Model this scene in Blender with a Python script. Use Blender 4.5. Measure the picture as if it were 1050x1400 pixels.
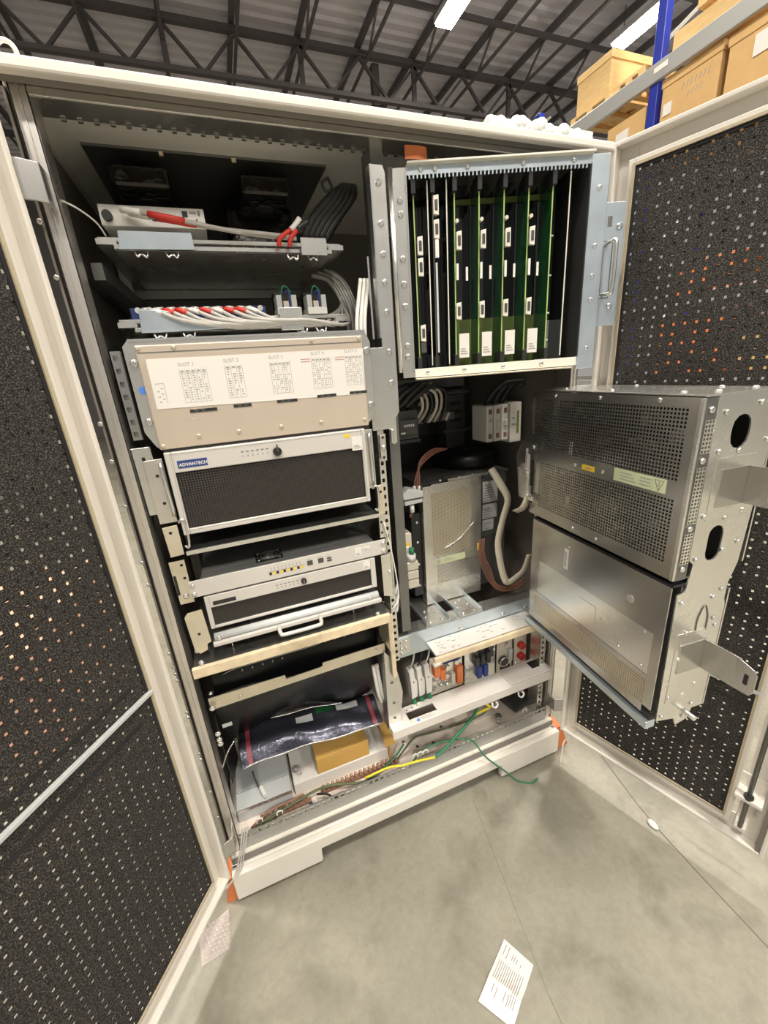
import bpy, math, random
from mathutils import Vector, Matrix
random.seed(7)
for o in list(bpy.data.objects): bpy.data.objects.remove(o, do_unlink=True)
SC = bpy.context.scene
COL = SC.collection
R = math.radians

# ------------------------------------------------------------------ camera
cam_d = bpy.data.cameras.new('camera'); cam = bpy.data.objects.new('camera', cam_d); COL.objects.link(cam)
cam_d.sensor_fit = 'VERTICAL'; cam_d.sensor_height = 36.0; cam_d.lens = 551.674 / 1400 * 36.0
cam_d.clip_start = 0.02; cam_d.clip_end = 100
_r = ((0.92987829, -0.36047539, -0.07337482), (-0.18289476, -0.27996189, -0.94242816), (0.31918, 0.88976336, -0.32625954))
_m = Matrix(((_r[0][0], -_r[1][0], -_r[2][0]), (_r[0][1], -_r[1][1], -_r[2][1]), (_r[0][2], -_r[1][2], -_r[2][2])))
cam.matrix_world = Matrix.Translation((0.23131, -0.90081, 1.45438)) @ _m.to_4x4()
SC.camera = cam

# ------------------------------------------------------------------ world, exposure
w = bpy.data.worlds.new('hall_light'); SC.world = w; w.use_nodes = True
w.node_tree.nodes['Background'].inputs[0].default_value = (1.0, 0.965, 0.91, 1)
w.node_tree.nodes['Background'].inputs[1].default_value = 0.27
SC.view_settings.view_transform = 'Standard'; SC.view_settings.look = 'None'
SC.view_settings.exposure = 0.34; SC.view_settings.gamma = 1.0; SC.view_settings.use_curve_mapping = False
LAMP_W = 160.0

# ------------------------------------------------------------------ materials
MATS = {}
def mat(name, col, rough=0.5, metal=0.0, noise=0.0, nscale=30.0, bump=0.0, bscale=200.0, emit=0.0, alpha=1.0, trans=0.0, coat=0.0, stretch=None):
    m = bpy.data.materials.new(name); m.use_nodes = True
    nt = m.node_tree; b = nt.nodes['Principled BSDF']
    b.inputs['Base Color'].default_value = (*col, 1); b.inputs['Roughness'].default_value = rough
    b.inputs['Metallic'].default_value = metal
    if emit: b.inputs['Emission Color'].default_value = (*col, 1); b.inputs['Emission Strength'].default_value = emit
    if trans: b.inputs['Transmission Weight'].default_value = trans
    if alpha < 1: b.inputs['Alpha'].default_value = alpha
    if coat: b.inputs['Coat Weight'].default_value = coat
    if noise or bump:
        tc = nt.nodes.new('ShaderNodeTexCoord'); mp = nt.nodes.new('ShaderNodeMapping')
        nt.links.new(tc.outputs['Object'], mp.inputs['Vector'])
        if stretch: mp.inputs['Scale'].default_value = stretch
    if noise:
        n = nt.nodes.new('ShaderNodeTexNoise'); n.inputs['Scale'].default_value = nscale; n.inputs['Detail'].default_value = 4
        nt.links.new(mp.outputs['Vector'], n.inputs['Vector'])
        r = nt.nodes.new('ShaderNodeMapRange'); r.inputs['From Min'].default_value = 0.3; r.inputs['From Max'].default_value = 0.7
        r.inputs['To Min'].default_value = 1 - noise; r.inputs['To Max'].default_value = 1 + noise
        nt.links.new(n.outputs['Fac'], r.inputs['Value'])
        mx = nt.nodes.new('ShaderNodeMix'); mx.data_type = 'RGBA'; mx.blend_type = 'MULTIPLY'; mx.inputs['Factor'].default_value = 1
        mx.inputs['A'].default_value = (*col, 1); nt.links.new(r.outputs['Result'], mx.inputs['B'])
        nt.links.new(mx.outputs['Result'], b.inputs['Base Color'])
        r2 = nt.nodes.new('ShaderNodeMapRange'); r2.inputs['To Min'].default_value = max(0.03, rough - 0.025); r2.inputs['To Max'].default_value = min(1, rough + 0.025)
        nt.links.new(n.outputs['Fac'], r2.inputs['Value']); nt.links.new(r2.outputs['Result'], b.inputs['Roughness'])
    if bump:
        n2 = nt.nodes.new('ShaderNodeTexNoise'); n2.inputs['Scale'].default_value = bscale; n2.inputs['Detail'].default_value = 3
        nt.links.new(mp.outputs['Vector'], n2.inputs['Vector'])
        bp = nt.nodes.new('ShaderNodeBump'); bp.inputs['Strength'].default_value = bump; bp.inputs['Distance'].default_value = 0.004
        nt.links.new(n2.outputs['Fac'], bp.inputs['Height']); nt.links.new(bp.outputs['Normal'], b.inputs['Normal'])
    MATS[name] = m
    return m
mat('white_paint', (0.77, 0.725, 0.66), 0.38, noise=0.03, nscale=6)
mat('tray_white', (0.76, 0.72, 0.675), 0.4)
mat('shaded_paint', (0.20, 0.178, 0.155), 0.5, noise=0.05, nscale=5)  # off-white panels; the shade inside the cabinet is put into this darker colour
mat('interior_floor', (0.80, 0.71, 0.63), 0.4, noise=0.08, nscale=8)
mat('roof_liner', (0.92, 0.90, 0.85), 0.35, 0.0, noise=0.06, nscale=6)
mat('zinc', (0.76, 0.75, 0.71), 0.27, 0.9, noise=0.05, nscale=9)
mat('zinc_worn', (0.70, 0.665, 0.62), 0.31, 0.85, noise=0.07, nscale=10)
mat('zinc_yellow', (0.76, 0.69, 0.55), 0.36, 0.7, noise=0.06, nscale=20)
mat('zinc_blue', (0.60, 0.68, 0.74), 0.33, 0.8, noise=0.08, nscale=14)
mat('vent_grey', (0.26, 0.26, 0.255), 0.45)
mat('zinc_rose', (0.74, 0.63, 0.52), 0.28, 0.5, noise=0.05, nscale=5)
mat('zinc_cover', (0.52, 0.51, 0.485), 0.24, 0.9, noise=0.05, nscale=6)
mat('zinc_dark', (0.22, 0.22, 0.21), 0.38, 0.8, noise=0.1, nscale=12)
mat('zinc_mid', (0.40, 0.40, 0.385), 0.4, 0.6, noise=0.05, nscale=9)
mat('salmon', (0.72, 0.40, 0.27), 0.6)
mat('bright_steel', (0.80, 0.80, 0.78), 0.22, 0.9)
mat('seam_white', (0.76, 0.72, 0.64), 0.45)
mat('gasket', (0.22, 0.20, 0.18), 0.7)
mat('seal_tan', (0.52, 0.44, 0.31), 0.8, bump=0.4, bscale=300)
mat('black_matte', (0.016, 0.016, 0.017), 0.55)
mat('black_gloss', (0.005, 0.005, 0.006), 0.34, bump=0.2, bscale=14)
mat('black_plastic', (0.022, 0.022, 0.023), 0.4)
mat('grille_black', (0.050, 0.043, 0.038), 0.45)
mat('dark_grey', (0.07, 0.068, 0.065), 0.45, noise=0.1)
mat('fan_black', (0.03, 0.026, 0.025), 0.08, 0.5, bump=1.0, bscale=26)
mat('silver_bezel', (0.63, 0.60, 0.565), 0.36, 0.15)
mat('light_grey', (0.55, 0.57, 0.57), 0.45)
mat('beige_plastic', (0.66, 0.61, 0.52), 0.5)
mat('white_plastic', (0.80, 0.78, 0.74), 0.42)
mat('paper', (0.74, 0.71, 0.67), 0.6)
mat('ink', (0.22, 0.21, 0.21), 0.7)
mat('ink_faint', (0.36, 0.345, 0.33), 0.7)
mat('ink_red', (0.55, 0.33, 0.30), 0.7)
mat('label_green', (0.60, 0.66, 0.42), 0.5)
mat('yellow', (0.85, 0.58, 0.03), 0.5)
mat('blue_dot', (0.10, 0.24, 0.75), 0.5)
mat('navy', (0.03, 0.055, 0.20), 0.4)
mat('pcb', (0.012, 0.085, 0.030), 0.18, coat=0.5, noise=0.25, nscale=60)
mat('pcb_edge', (0.42, 0.55, 0.18), 0.5)
mat('pcb_black', (0.010, 0.011, 0.012), 0.08, coat=0.6)
mat('olive_green', (0.17, 0.22, 0.06), 0.45, noise=0.1)
mat('red', (0.60, 0.04, 0.028), 0.45)
mat('orange', (0.72, 0.21, 0.065), 0.5)
mat('copper_brown', (0.28, 0.15, 0.10), 0.5)
mat('wire_brown', (0.16, 0.065, 0.04), 0.5)
mat('cable_grey', (0.42, 0.40, 0.37), 0.5)
mat('cable_white', (0.74, 0.72, 0.68), 0.5)
mat('cable_black', (0.02, 0.02, 0.02), 0.4)
mat('wire_green', (0.03, 0.20, 0.10), 0.45)
mat('wire_olive', (0.12, 0.14, 0.07), 0.5)
mat('wire_yellow', (0.80, 0.66, 0.04), 0.45)
mat('wire_blue', (0.04, 0.07, 0.28), 0.45)
mat('ribbon', (0.52, 0.47, 0.38), 0.55)
mat('cardboard', (0.60, 0.38, 0.16), 0.75, noise=0.05, nscale=8)
mat('carton_gold', (0.62, 0.37, 0.10), 0.6, noise=0.04, nscale=10)
mat('crate_wood', (0.66, 0.45, 0.20), 0.7, noise=0.10, nscale=7, stretch=(1, 1, 6))
mat('wood_edge', (0.74, 0.61, 0.42), 0.6, noise=0.12, nscale=40)
mat('rack_blue', (0.02, 0.035, 0.30), 0.4)
mat('rack_grey', (0.42, 0.42, 0.41), 0.4, 0.3)
mat('shrink_wrap', (0.86, 0.86, 0.85), 0.25, bump=0.8, bscale=30)
mat('steel_dark', (0.115, 0.105, 0.105), 0.6, 0.2)
mat('deck', (0.68, 0.66, 0.71), 0.6, 0.1, noise=0.06, nscale=2)
mat('hall_wall', (0.12, 0.11, 0.105), 0.7)
mat('lamp_glow', (1.0, 0.96, 0.88), 0.5, emit=45.0)
mat('lamp_body', (0.5, 0.5, 0.5), 0.5)
mat('esd_silver', (0.06, 0.062, 0.085), 0.24, 0.6, bump=0.9, bscale=22)
mat('esd_edge', (0.62, 0.60, 0.60), 0.25, 0.6, bump=0.8, bscale=60)
mat('maroon', (0.30, 0.05, 0.07), 0.4)
mat('bubble', (0.95, 0.88, 0.84), 0.06, trans=0.5, alpha=0.55)
mat('crack_dark', (0.16, 0.145, 0.12), 0.8)
mat('clear', (0.88, 0.88, 0.92), 0.06, trans=0.9, alpha=0.45)
mat('lens_clear', (0.86, 0.84, 0.84), 0.08, trans=0.8, alpha=0.6, bump=0.8, bscale=90)

def filter_mat():                 # black fibrous filter mat: pale specks in the fibre
    m = bpy.data.materials.new('filter_mat'); m.use_nodes = True; nt = m.node_tree; b = nt.nodes['Principled BSDF']
    tc = nt.nodes.new('ShaderNodeTexCoord')
    n = nt.nodes.new('ShaderNodeTexNoise'); n.inputs['Scale'].default_value = 420; n.inputs['Detail'].default_value = 2
    nt.links.new(tc.outputs['Object'], n.inputs['Vector'])
    cr = nt.nodes.new('ShaderNodeValToRGB'); e = cr.color_ramp.elements
    e[0].position = 0.48; e[0].color = (0.026, 0.0235, 0.0215, 1); e[1].position = 0.74; e[1].color = (0.17, 0.158, 0.145, 1)
    nt.links.new(n.outputs['Fac'], cr.inputs['Fac'])
    nt.links.new(cr.outputs['Color'], b.inputs['Base Color'])
    b.inputs['Roughness'].default_value = 0.85
    b.inputs['Specular IOR Level'].default_value = 0.2
    bp = nt.nodes.new('ShaderNodeBump'); bp.inputs['Strength'].default_value = 0.7; bp.inputs['Distance'].default_value = 0.003
    nt.links.new(n.outputs['Fac'], bp.inputs['Height']); nt.links.new(bp.outputs['Normal'], b.inputs['Normal'])
    MATS['filter'] = m
filter_mat()

def concrete():
    m = bpy.data.materials.new('concrete'); m.use_nodes = True; nt = m.node_tree; b = nt.nodes['Principled BSDF']
    tc = nt.nodes.new('ShaderNodeTexCoord')
    def noise(s, d, rough=0.5):
        n = nt.nodes.new('ShaderNodeTexNoise'); n.inputs['Scale'].default_value = s; n.inputs['Detail'].default_value = d
        n.inputs['Roughness'].default_value = rough; n.inputs['Distortion'].default_value = 0.4
        nt.links.new(tc.outputs['Object'], n.inputs['Vector']); return n
    def ramp(n, p0, c0, p1, c1):
        r = nt.nodes.new('ShaderNodeValToRGB'); e = r.color_ramp.elements
        e[0].position = p0; e[0].color = (*c0, 1); e[1].position = p1; e[1].color = (*c1, 1)
        nt.links.new(n.outputs['Fac'], r.inputs['Fac']); return r
    def mul(a, bb):
        x = nt.nodes.new('ShaderNodeMix'); x.data_type = 'RGBA'; x.blend_type = 'MULTIPLY'; x.inputs['Factor'].default_value = 1
        nt.links.new(a, x.inputs['A']); nt.links.new(bb, x.inputs['B']); return x.outputs['Result']
    base = ramp(noise(2.2, 5), 0.35, (0.25, 0.236, 0.190), 0.65, (0.322, 0.304, 0.248))
    blot = ramp(noise(5.5, 3, 0.6), 0.34, (0.78, 0.77, 0.76), 0.50, (1, 1, 1))
    fine = ramp(noise(55, 5, 0.7), 0.30, (0.88, 0.88, 0.87), 0.62, (1.04, 1.04, 1.03))
    c = mul(mul(base.outputs['Color'], blot.outputs['Color']), fine.outputs['Color'])
    nt.links.new(c, b.inputs['Base Color'])
    rr = nt.nodes.new('ShaderNodeMapRange'); rr.inputs['To Min'].default_value = 0.28; rr.inputs['To Max'].default_value = 0.5
    nt.links.new(noise(8, 3).outputs['Fac'], rr.inputs['Value']); nt.links.new(rr.outputs['Result'], b.inputs['Roughness'])
    MATS['concrete'] = m
concrete()

# ------------------------------------------------------------------ mesh builder
OFF = {}
class MB:
    def __init__(s): s.v = []; s.f = []; s.sm = set()
    def add(s, vs, fs, smooth=False):
        k = len(s.v); s.v += [tuple(p) for p in vs]
        for f in fs:
            if smooth: s.sm.add(len(s.f))
            s.f.append(tuple(i + k for i in f))
        return s
    def box(s, x0, x1, y0, y1, z0, z1):
        return s.add([(x0, y0, z0), (x1, y0, z0), (x1, y1, z0), (x0, y1, z0), (x0, y0, z1), (x1, y0, z1), (x1, y1, z1), (x0, y1, z1)],
                     [(0, 3, 2, 1), (4, 5, 6, 7), (0, 1, 5, 4), (1, 2, 6, 5), (2, 3, 7, 6), (3, 0, 4, 7)])
    def obox(s, c, size, rz=0.0, rx=0.0, ry=0.0):
        m = Matrix.Translation(c) @ Matrix.Rotation(rz, 4, 'Z') @ Matrix.Rotation(ry, 4, 'Y') @ Matrix.Rotation(rx, 4, 'X')
        a, b, h = size[0] / 2, size[1] / 2, size[2] / 2
        k = MB().box(-a, a, -b, b, -h, h)
        return s.add([m @ Vector(p) for p in k.v], k.f)
    def bar(s, a, b, wd, ht, up=(0, 0, 1)):          # square bar from a to b
        a = Vector(a); b = Vector(b); d = (b - a).normalized(); u = Vector(up)
        if abs(d.dot(u)) > 0.98: u = Vector((0, 1, 0))
        x = d.cross(u).normalized(); z = x.cross(d)
        vs = [p + x * (i * wd / 2) + z * (j * ht / 2) for p in (a, b) for i, j in ((-1, -1), (1, -1), (1, 1), (-1, 1))]
        return s.add(vs, [(0, 1, 2, 3), (7, 6, 5, 4), (0, 4, 5, 1), (1, 5, 6, 2), (2, 6, 7, 3), (3, 7, 4, 0)])
    def prism(s, poly, axis, a0, a1):
        n = len(poly)
        def P(p, a): return {'x': (a, p[0], p[1]), 'y': (p[0], a, p[1]), 'z': (p[0], p[1], a)}[axis]
        vs = [P(p, a0) for p in poly] + [P(p, a1) for p in poly]
        return s.add(vs, [tuple(range(n)), tuple(range(2 * n - 1, n - 1, -1))] + [(i, n + i, n + (i + 1) % n, (i + 1) % n) for i in range(n)])
    def cyl(s, a, b, r, n=12, r2=None):
        return s.tube([a, b], [r, r if r2 is None else r2], n)
    def tube(s, pts, r, n=8, caps=True):
        pts = [Vector(p) for p in pts]; k = len(pts)
        rs = r if isinstance(r, (list, tuple)) else [r] * k
        vs = []; prev = None
        for i, p in enumerate(pts):
            d = (pts[min(i + 1, k - 1)] - pts[max(i - 1, 0)]).normalized()
            if prev is None:
                u = Vector((0, 0, 1)) if abs(d.z) < 0.9 else Vector((1, 0, 0)); x = d.cross(u).normalized()
            else:
                x = (prev - d * prev.dot(d)).normalized()
            prev = x; y = d.cross(x)
            vs += [p + (x * math.cos(2 * math.pi * j / n) + y * math.sin(2 * math.pi * j / n)) * rs[i] for j in range(n)]
        base = len(s.v)
        s.add(vs, [(i * n + j, i * n + (j + 1) % n, (i + 1) * n + (j + 1) % n, (i + 1) * n + j) for i in range(k - 1) for j in range(n)], True)
        if caps:
            s.f.append(tuple(base + j for j in range(n - 1, -1, -1))); s.f.append(tuple(base + (k - 1) * n + j for j in range(n)))
        return s
    def grid(s, fn, nu, nv, th=0.0):                  # surface fn(u,v)->point, thickness along -normal approximated
        vs = [fn(i / nu, j / nv) for j in range(nv + 1) for i in range(nu + 1)]
        fs = [(j * (nu + 1) + i, j * (nu + 1) + i + 1, (j + 1) * (nu + 1) + i + 1, (j + 1) * (nu + 1) + i) for j in range(nv) for i in range(nu)]
        return s.add(vs, fs, True)
    def ring(s, x0, x1, z0, z1, b, y0, y1):           # rectangular frame in xz, border b = (left, right, bottom, top)
        l, r, bo, t = b
        for a in ((x0, x0 + l, z0, z1), (x1 - r, x1, z0, z1), (x0 + l, x1 - r, z0, z0 + bo), (x0 + l, x1 - r, z1 - t, z1)):
            s.box(a[0], a[1], y0, y1, a[2], a[3])
        return s
    def perf(s, x0, x1, z0, z1, nx, nz, hx, hz, y0, y1):   # sheet in xz with nx*nz square holes
        dx = (x1 - x0) / nx; dz = (z1 - z0) / nz
        X = [x0]; Z = [z0]
        for i in range(nx): c = x0 + (i + .5) * dx; X += [c - hx / 2, c + hx / 2]
        for i in range(nz): c = z0 + (i + .5) * dz; Z += [c - hz / 2, c + hz / 2]
        X.append(x1); Z.append(z1); nX, nZ = len(X), len(Z)
        for y, flip in ((y0, False), (y1, True)):
            vs = [(a, y, b) for b in Z for a in X]; fs = []
            for j in range(nZ - 1):
                if j % 2 == 0:                         # full strip
                    for i in range(nX - 1): fs.append((j * nX + i, j * nX + i + 1, (j + 1) * nX + i + 1, (j + 1) * nX + i))
                else:
                    for i in range(0, nX - 1, 2): fs.append((j * nX + i, j * nX + i + 1, (j + 1) * nX + i + 1, (j + 1) * nX + i))
            if flip: fs = [f[::-1] for f in fs]
            s.add(vs, fs)
        return s
    def sph(s, c, r, nu=10, nv=6, sq=(1, 1, 1)):
        vs = [(c[0] + r * sq[0] * math.sin(math.pi * j / nv) * math.cos(2 * math.pi * i / nu), c[1] + r * sq[1] * math.sin(math.pi * j / nv) * math.sin(2 * math.pi * i / nu), c[2] + r * sq[2] * math.cos(math.pi * j / nv)) for j in range(nv + 1) for i in range(nu)]
        return s.add(vs, [(j * nu + i, (j + 1) * nu + i, (j + 1) * nu + (i + 1) % nu, j * nu + (i + 1) % nu) for j in range(nv) for i in range(nu)], True)
    def mesh(s, name, m, off=(0, 0, 0)):
        me = bpy.data.meshes.new(name)
        me.from_pydata([(p[0] - off[0], p[1] - off[1], p[2] - off[2]) for p in s.v], [], s.f)
        me.materials.append(MATS[m]); me.update()
        for i in s.sm: me.polygons[i].use_smooth = True
        return me

def curve(pts, k=6):                                  # Catmull-Rom
    P = [Vector(p) for p in pts]; P = [P[0] * 2 - P[1]] + P + [P[-1] * 2 - P[-2]]; out = []
    for i in range(1, len(P) - 2):
        for j in range(k):
            t = j / k; a, b, c, d = P[i - 1:i + 3]
            out.append(0.5 * ((2 * b) + (c - a) * t + (2 * a - 5 * b + 4 * c - d) * t * t + (3 * b - a - 3 * c + d) * t ** 3))
    return out + [P[-2]]

def bevel(o, wd):
    if wd:
        b = o.modifiers.new('bevel', 'BEVEL'); b.width = wd; b.segments = 2; b.limit_method = 'ANGLE'; b.angle_limit = R(40)
def tag(o, label=None, cat=None, group=None, kind=None):
    for k, v in (('label', label), ('category', cat), ('group', group), ('kind', kind)):
        if v: o[k] = v
    return o
def thing(name, label, cat, base, rz=None, group=None):
    o = bpy.data.objects.new(name, None); COL.objects.link(o); o.empty_display_size = 0.05
    o.location = base
    if rz is None: OFF[o] = Vector(base)
    else: o.rotation_euler.z = R(rz); OFF[o] = Vector((0, 0, base[2]))
    return tag(o, label, cat, group)
def part(par, name, mb, m, bev=0, label=None, kind=None):
    o = bpy.data.objects.new(name, mb.mesh(name, m, OFF[par])); COL.objects.link(o); o.parent = par; OFF[o] = OFF[par]
    bevel(o, bev); return tag(o, label, kind=kind)
def solo(name, label, cat, mb, m, base, bev=0, group=None, kind=None):
    o = bpy.data.objects.new(name, mb.mesh(name, m, base)); COL.objects.link(o); o.location = base; OFF[o] = Vector(base)
    bevel(o, bev); return tag(o, label, cat, group, kind)
def struct(name, mb, m, bev=0):
    o = bpy.data.objects.new(name, mb.mesh(name, m)); COL.objects.link(o); OFF[o] = Vector((0, 0, 0)); bevel(o, bev); return tag(o, kind='structure')
_sh = {}
def copy_part(par, name, key, mk, m, loc, rot=(0, 0, 0), scale=1.0):
    if key not in _sh: _sh[key] = mk().mesh(name, m)
    o = bpy.data.objects.new(name, _sh[key]); COL.objects.link(o); o.parent = par
    o.location = Vector(loc) - OFF[par]; o.rotation_euler = rot; o.scale = (scale,) * 3; return o
def _screw(): return MB().tube([(0, 0.0005, 0), (0, -.0022, 0), (0, -.0034, 0)], [.0052, .005, .0032], 10).box(-.0025, .0025, -.0038, -.003, -.0006, .0006)
FACE = {'-y': (0, 0, 0), '+z': (R(-90), 0, 0), '+x': (0, 0, R(90)), '-x': (0, 0, R(-90)), '-z': (R(90), 0, 0)}
def screws(par, pts, face='-y', scale=1.0, m='bright_steel'):
    for p in pts: copy_part(par, 'screw', 'screw' + m, _screw, m, p, FACE[face], scale)
def text(par, name, body, size, loc, m, rot=(R(90), 0, 0), align='LEFT', bold=0.0):
    c = bpy.data.curves.new('t', 'FONT'); c.body = body; c.size = size; c.align_x = align; c.resolution_u = 2; c.offset = bold
    t = bpy.data.objects.new('t', c); COL.objects.link(t)
    me = bpy.data.meshes.new_from_object(t.evaluated_get(bpy.context.evaluated_depsgraph_get()))
    bpy.data.objects.remove(t); me.materials.clear(); me.materials.append(MATS[m]); me.name = name
    o = bpy.data.objects.new(name, me); COL.objects.link(o); o.parent = par; o.location = Vector(loc) - OFF[par]; o.rotation_euler = rot; OFF[o] = OFF[par]; return o
def cable(name, label, pts, r, m, cat='cable', k=6, group=None):
    return solo(name, label, cat, MB().tube(curve(pts, k), r, 8), m, tuple(pts[0]), group=group)

# ------------------------------------------------------------------ hall
fl = struct('floor', MB().box(-14, 16, -14, 18, -0.2, -.012), 'concrete')
crack = MB(); cp = curve([(1.345, -.07, 0), (1.30, -.28, 0), (1.284, -.45, 0), (1.276, -.65, 0), (1.25, -1.2, 0), (1.27, -1.9, 0)], 8)
for a, b in zip(cp, cp[1:]): crack.bar((a.x, a.y, -.0118), (b.x, b.y, -.0118), .0035, .0008)
part(fl, 'crack', crack, 'crack_dark', label='thin dark crack running across the concrete')
jt = MB(); jt.bar((.705, -.5, -.0118), (.60, -1.6, -.0118), .0016, .0006); jt.bar((.80, -.02, -.0118), (.705, -.5, -.0118), .0010, .0006)
part(fl, 'crack', jt, 'crack_dark', label='hairline crack in the concrete beside the paper')

deck = MB(); prof = []; y = -12.0
while y < 16.0:
    prof += [(y, 7.72), (y + .10, 7.72), (y + .13, 7.77), (y + .22, 7.77)]; y += .25
vs = []; 
for (yy, zz) in prof: vs += [(-12, yy, zz), (15, yy, zz)]
deck.add(vs, [(2 * i, 2 * i + 1, 2 * i + 3, 2 * i + 2) for i in range(len(prof) - 1)])
cl = struct('ceiling', deck, 'deck')
struct('wall_back', MB().box(-12, 15, 16, 16.2, 0, 7.8), 'hall_wall')
for i in range(-2, 10):                                           # joists along the depth of the hall
    x = -.8 + 1.2 * i
    jo = part(cl, 'joist', MB().box(x - .04, x + .04, -6, 15.8, 7.55, 7.66).box(x - .025, x + .025, -6, 15.8, 7.14, 7.18), 'steel_dark')
    for k in range(0, 9, 3):
        y0 = 4.6 + k * 1.1
        part(jo, 'web_member', MB().bar((x, y0, 7.54), (x, y0 + .55, 7.16), .035, .035), 'steel_dark')
        part(jo, 'web_member', MB().bar((x, y0 + .55, 7.16), (x, y0 + 1.1, 7.54), .035, .035), 'steel_dark')
for yt in (9.0, 13.4):                                            # main trusses across the hall
    tr = part(cl, 'truss', MB().box(-12, 15, yt - .06, yt + .06, 7.43, 7.52).box(-12, 15, yt - .05, yt + .05, 6.76, 6.83), 'steel_dark')
    for i in range(-2, 10):
        x = -.8 + 1.2 * i
        part(tr, 'web_member', MB().bar((x, yt, 7.42), (x + .6, yt, 6.80), .06, .05), 'steel_dark')
        part(tr, 'web_member', MB().bar((x + .6, yt, 6.80), (x + 1.2, yt, 7.42), .05, .045), 'steel_dark')
        if i % 2 == 0: part(tr, 'web_member', MB().bar((x + 1.2, yt, 7.42), (x + 1.2, yt, 6.80), .09, .06), 'steel_dark')
for yy in (6.2, 7.6, 11.0): part(cl, 'bridging_bar', MB().box(-12, 15, yy - .03, yy + .03, 7.40, 7.47), 'steel_dark')
part(cl, 'column', MB().box(4.35, 4.50, 9.2, 9.35, 4.5, 7.5), 'hall_wall')

def lamp(x, y, label, z=7.0):
    t = thing('high_bay_lamp', label, 'ceiling lamp', (x, y, z - .05), group='lamps hanging under the hall roof')
    part(t, 'housing', MB().box(x - .17, x + .17, y - .48, y + .48, z, z + .09), 'lamp_body')
    part(t, 'diffuser', MB().box(x - .15, x + .15, y - .46, y + .46, z - .04, z - .001), 'lamp_glow')
    h = MB()
    for s in (-.35, .35): h.cyl((x, y + s, z + .09), (x, y + s, 7.5), .008, 6)
    part(t, 'hanger', h, 'steel_dark')
    ld = bpy.data.lights.new('lamp_light', 'AREA'); ld.shape = 'RECTANGLE'; ld.size = .30; ld.size_y = .92; ld.energy = LAMP_W; ld.color = (1.0, .93, .82)
    lo = bpy.data.objects.new('lamp_light', ld); COL.objects.link(lo); lo.parent = t; lo.location = (0, 0, .006)
lamp(4.92, 6.78, 'glowing lamp above the middle of the card cage, cut by the frame')
lamp(8.45, 6.36, 'long glowing lamp beside the blue rack upright')
for (x, y) in ((1.2, -2.2), (-2.3, -2.2), (4.9, -2.2), (-2.3, 2.2), (4.9, 2.2), (1.2, 2.6), (1.2, -6.5), (-2.3, -6.5), (4.9, -6.5)):
    lamp(x, y, 'hall lamp behind and above the photographer')

# ------------------------------------------------------------------ pallet rack and its load
RX = 5.0
rk = thing('pallet_rack', 'tall pallet rack with blue uprights and grey beams', 'rack', (RX + .5, 3.1, 0))
for (x, y) in ((RX, 3.02), (RX + 1.0, 3.02), (RX, 4.80), (RX + 1.0, 5.75), (RX, -1.5), (RX + 1.0, -1.5)):
    part(rk, 'upright', MB().box(x, x + .09, y, y + .10, 0, 5.6 if y == 3.02 else 4.68), 'rack_blue', .006)
for z in (4.085, 3.355, 1.855, 1.005):
    part(rk, 'beam', MB().box(RX - .03, RX + .02, -1.4, 5.8, z, z + .155), 'rack_grey', .006)
    part(rk, 'beam', MB().box(RX + 1.09, RX + 1.14, -1.4, 5.8, z, z + .155), 'rack_grey', .006)
for y in (3.03, 5.76):
    for k in range(5): part(rk, 'brace', MB().bar((RX + .05, y + .04, .4 + k), (RX + 1.05, y + .04, 1.2 + k), .03, .03), 'rack_grey')
part(rk, 'beam_tag', MB().box(RX - .034, RX - .030, 2.92, 3.06, 4.155, 4.20), 'paper')
def crate(name, label, cat, y0, y1, z0, z1, x0=RX + .03, x1=RX + .85, lid=True, m='cardboard', slip=None, pal=True, group='cartons on the pallet rack'):
    t = thing(name, label, cat, ((x0 + x1) / 2, (y0 + y1) / 2, z0), group=group)
    part(t, 'body', MB().box(x0 + .01, x1 - .01, y0 + .01, y1 - .01, z0, z1 - .03), m, .004)
    if lid: part(t, 'lid', MB().box(x0, x1, y0, y1, z1 - .075, z1), m, .004)
    if slip: part(t, 'slip', MB().box(x0 - .0012, x0 + .009, slip[0], slip[1], slip[2], slip[3]), 'paper')
    return t
def pallet(label, y0, y1, z0, x0=RX + .0, x1=RX + .95):
    t = thing('pallet', label, 'pallet', ((x0 + x1) / 2, (y0 + y1) / 2, z0), group='wooden pallets on the rack')
    n = 5
    for i in range(3):
        yb = y0 + (y1 - y0 - .08) * i / 2; part(t, 'block', MB().box(x0, x1, yb, yb + .08, z0, z0 + .05), 'crate_wood')
    for i in range(n):
        xb = x0 + (x1 - x0 - .13) * i / (n - 1); part(t, 'slat', MB().box(xb, xb + .13, y0, y1, z0 + .05, z0 + .075), 'crate_wood')
pallet('pallet under the lidded wooden crate on the upper beam', 3.62, 4.22, 4.24)
crate('lidded_crate', 'pale lidded crate standing alone left of the blue upright', 'crate', 3.67, 4.18, 4.316, 4.72, m='crate_wood')
pallet('pallet on the upper beam just right of the lidded crate', 3.2, 3.58, 4.24)
crate('flat_crate', 'flat yellowish crate on the upper beam right of the upright', 'crate', 2.2, 2.95, 4.24, 4.44, lid=False, m='crate_wood')
pallet('empty pallet laid on the flat crate at the top right', 2.0, 2.7, 4.44)
pallet('pallet under the carton with handwritten marks', 2.42, 3.0, 3.51)
c1 = crate('lidded_carton', 'tan lidded carton with faint handwritten marks right of the upright', 'carton', 2.42, 3.0, 3.586, 4.08, slip=(2.87, 2.955, 3.76, 3.86))
mk = MB()
for i in range(7): mk.bar((RX + .0395, 2.78 - i * .04, 3.90), (RX + .0395, 2.765 - i * .04, 3.95), .004, .006)
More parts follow.
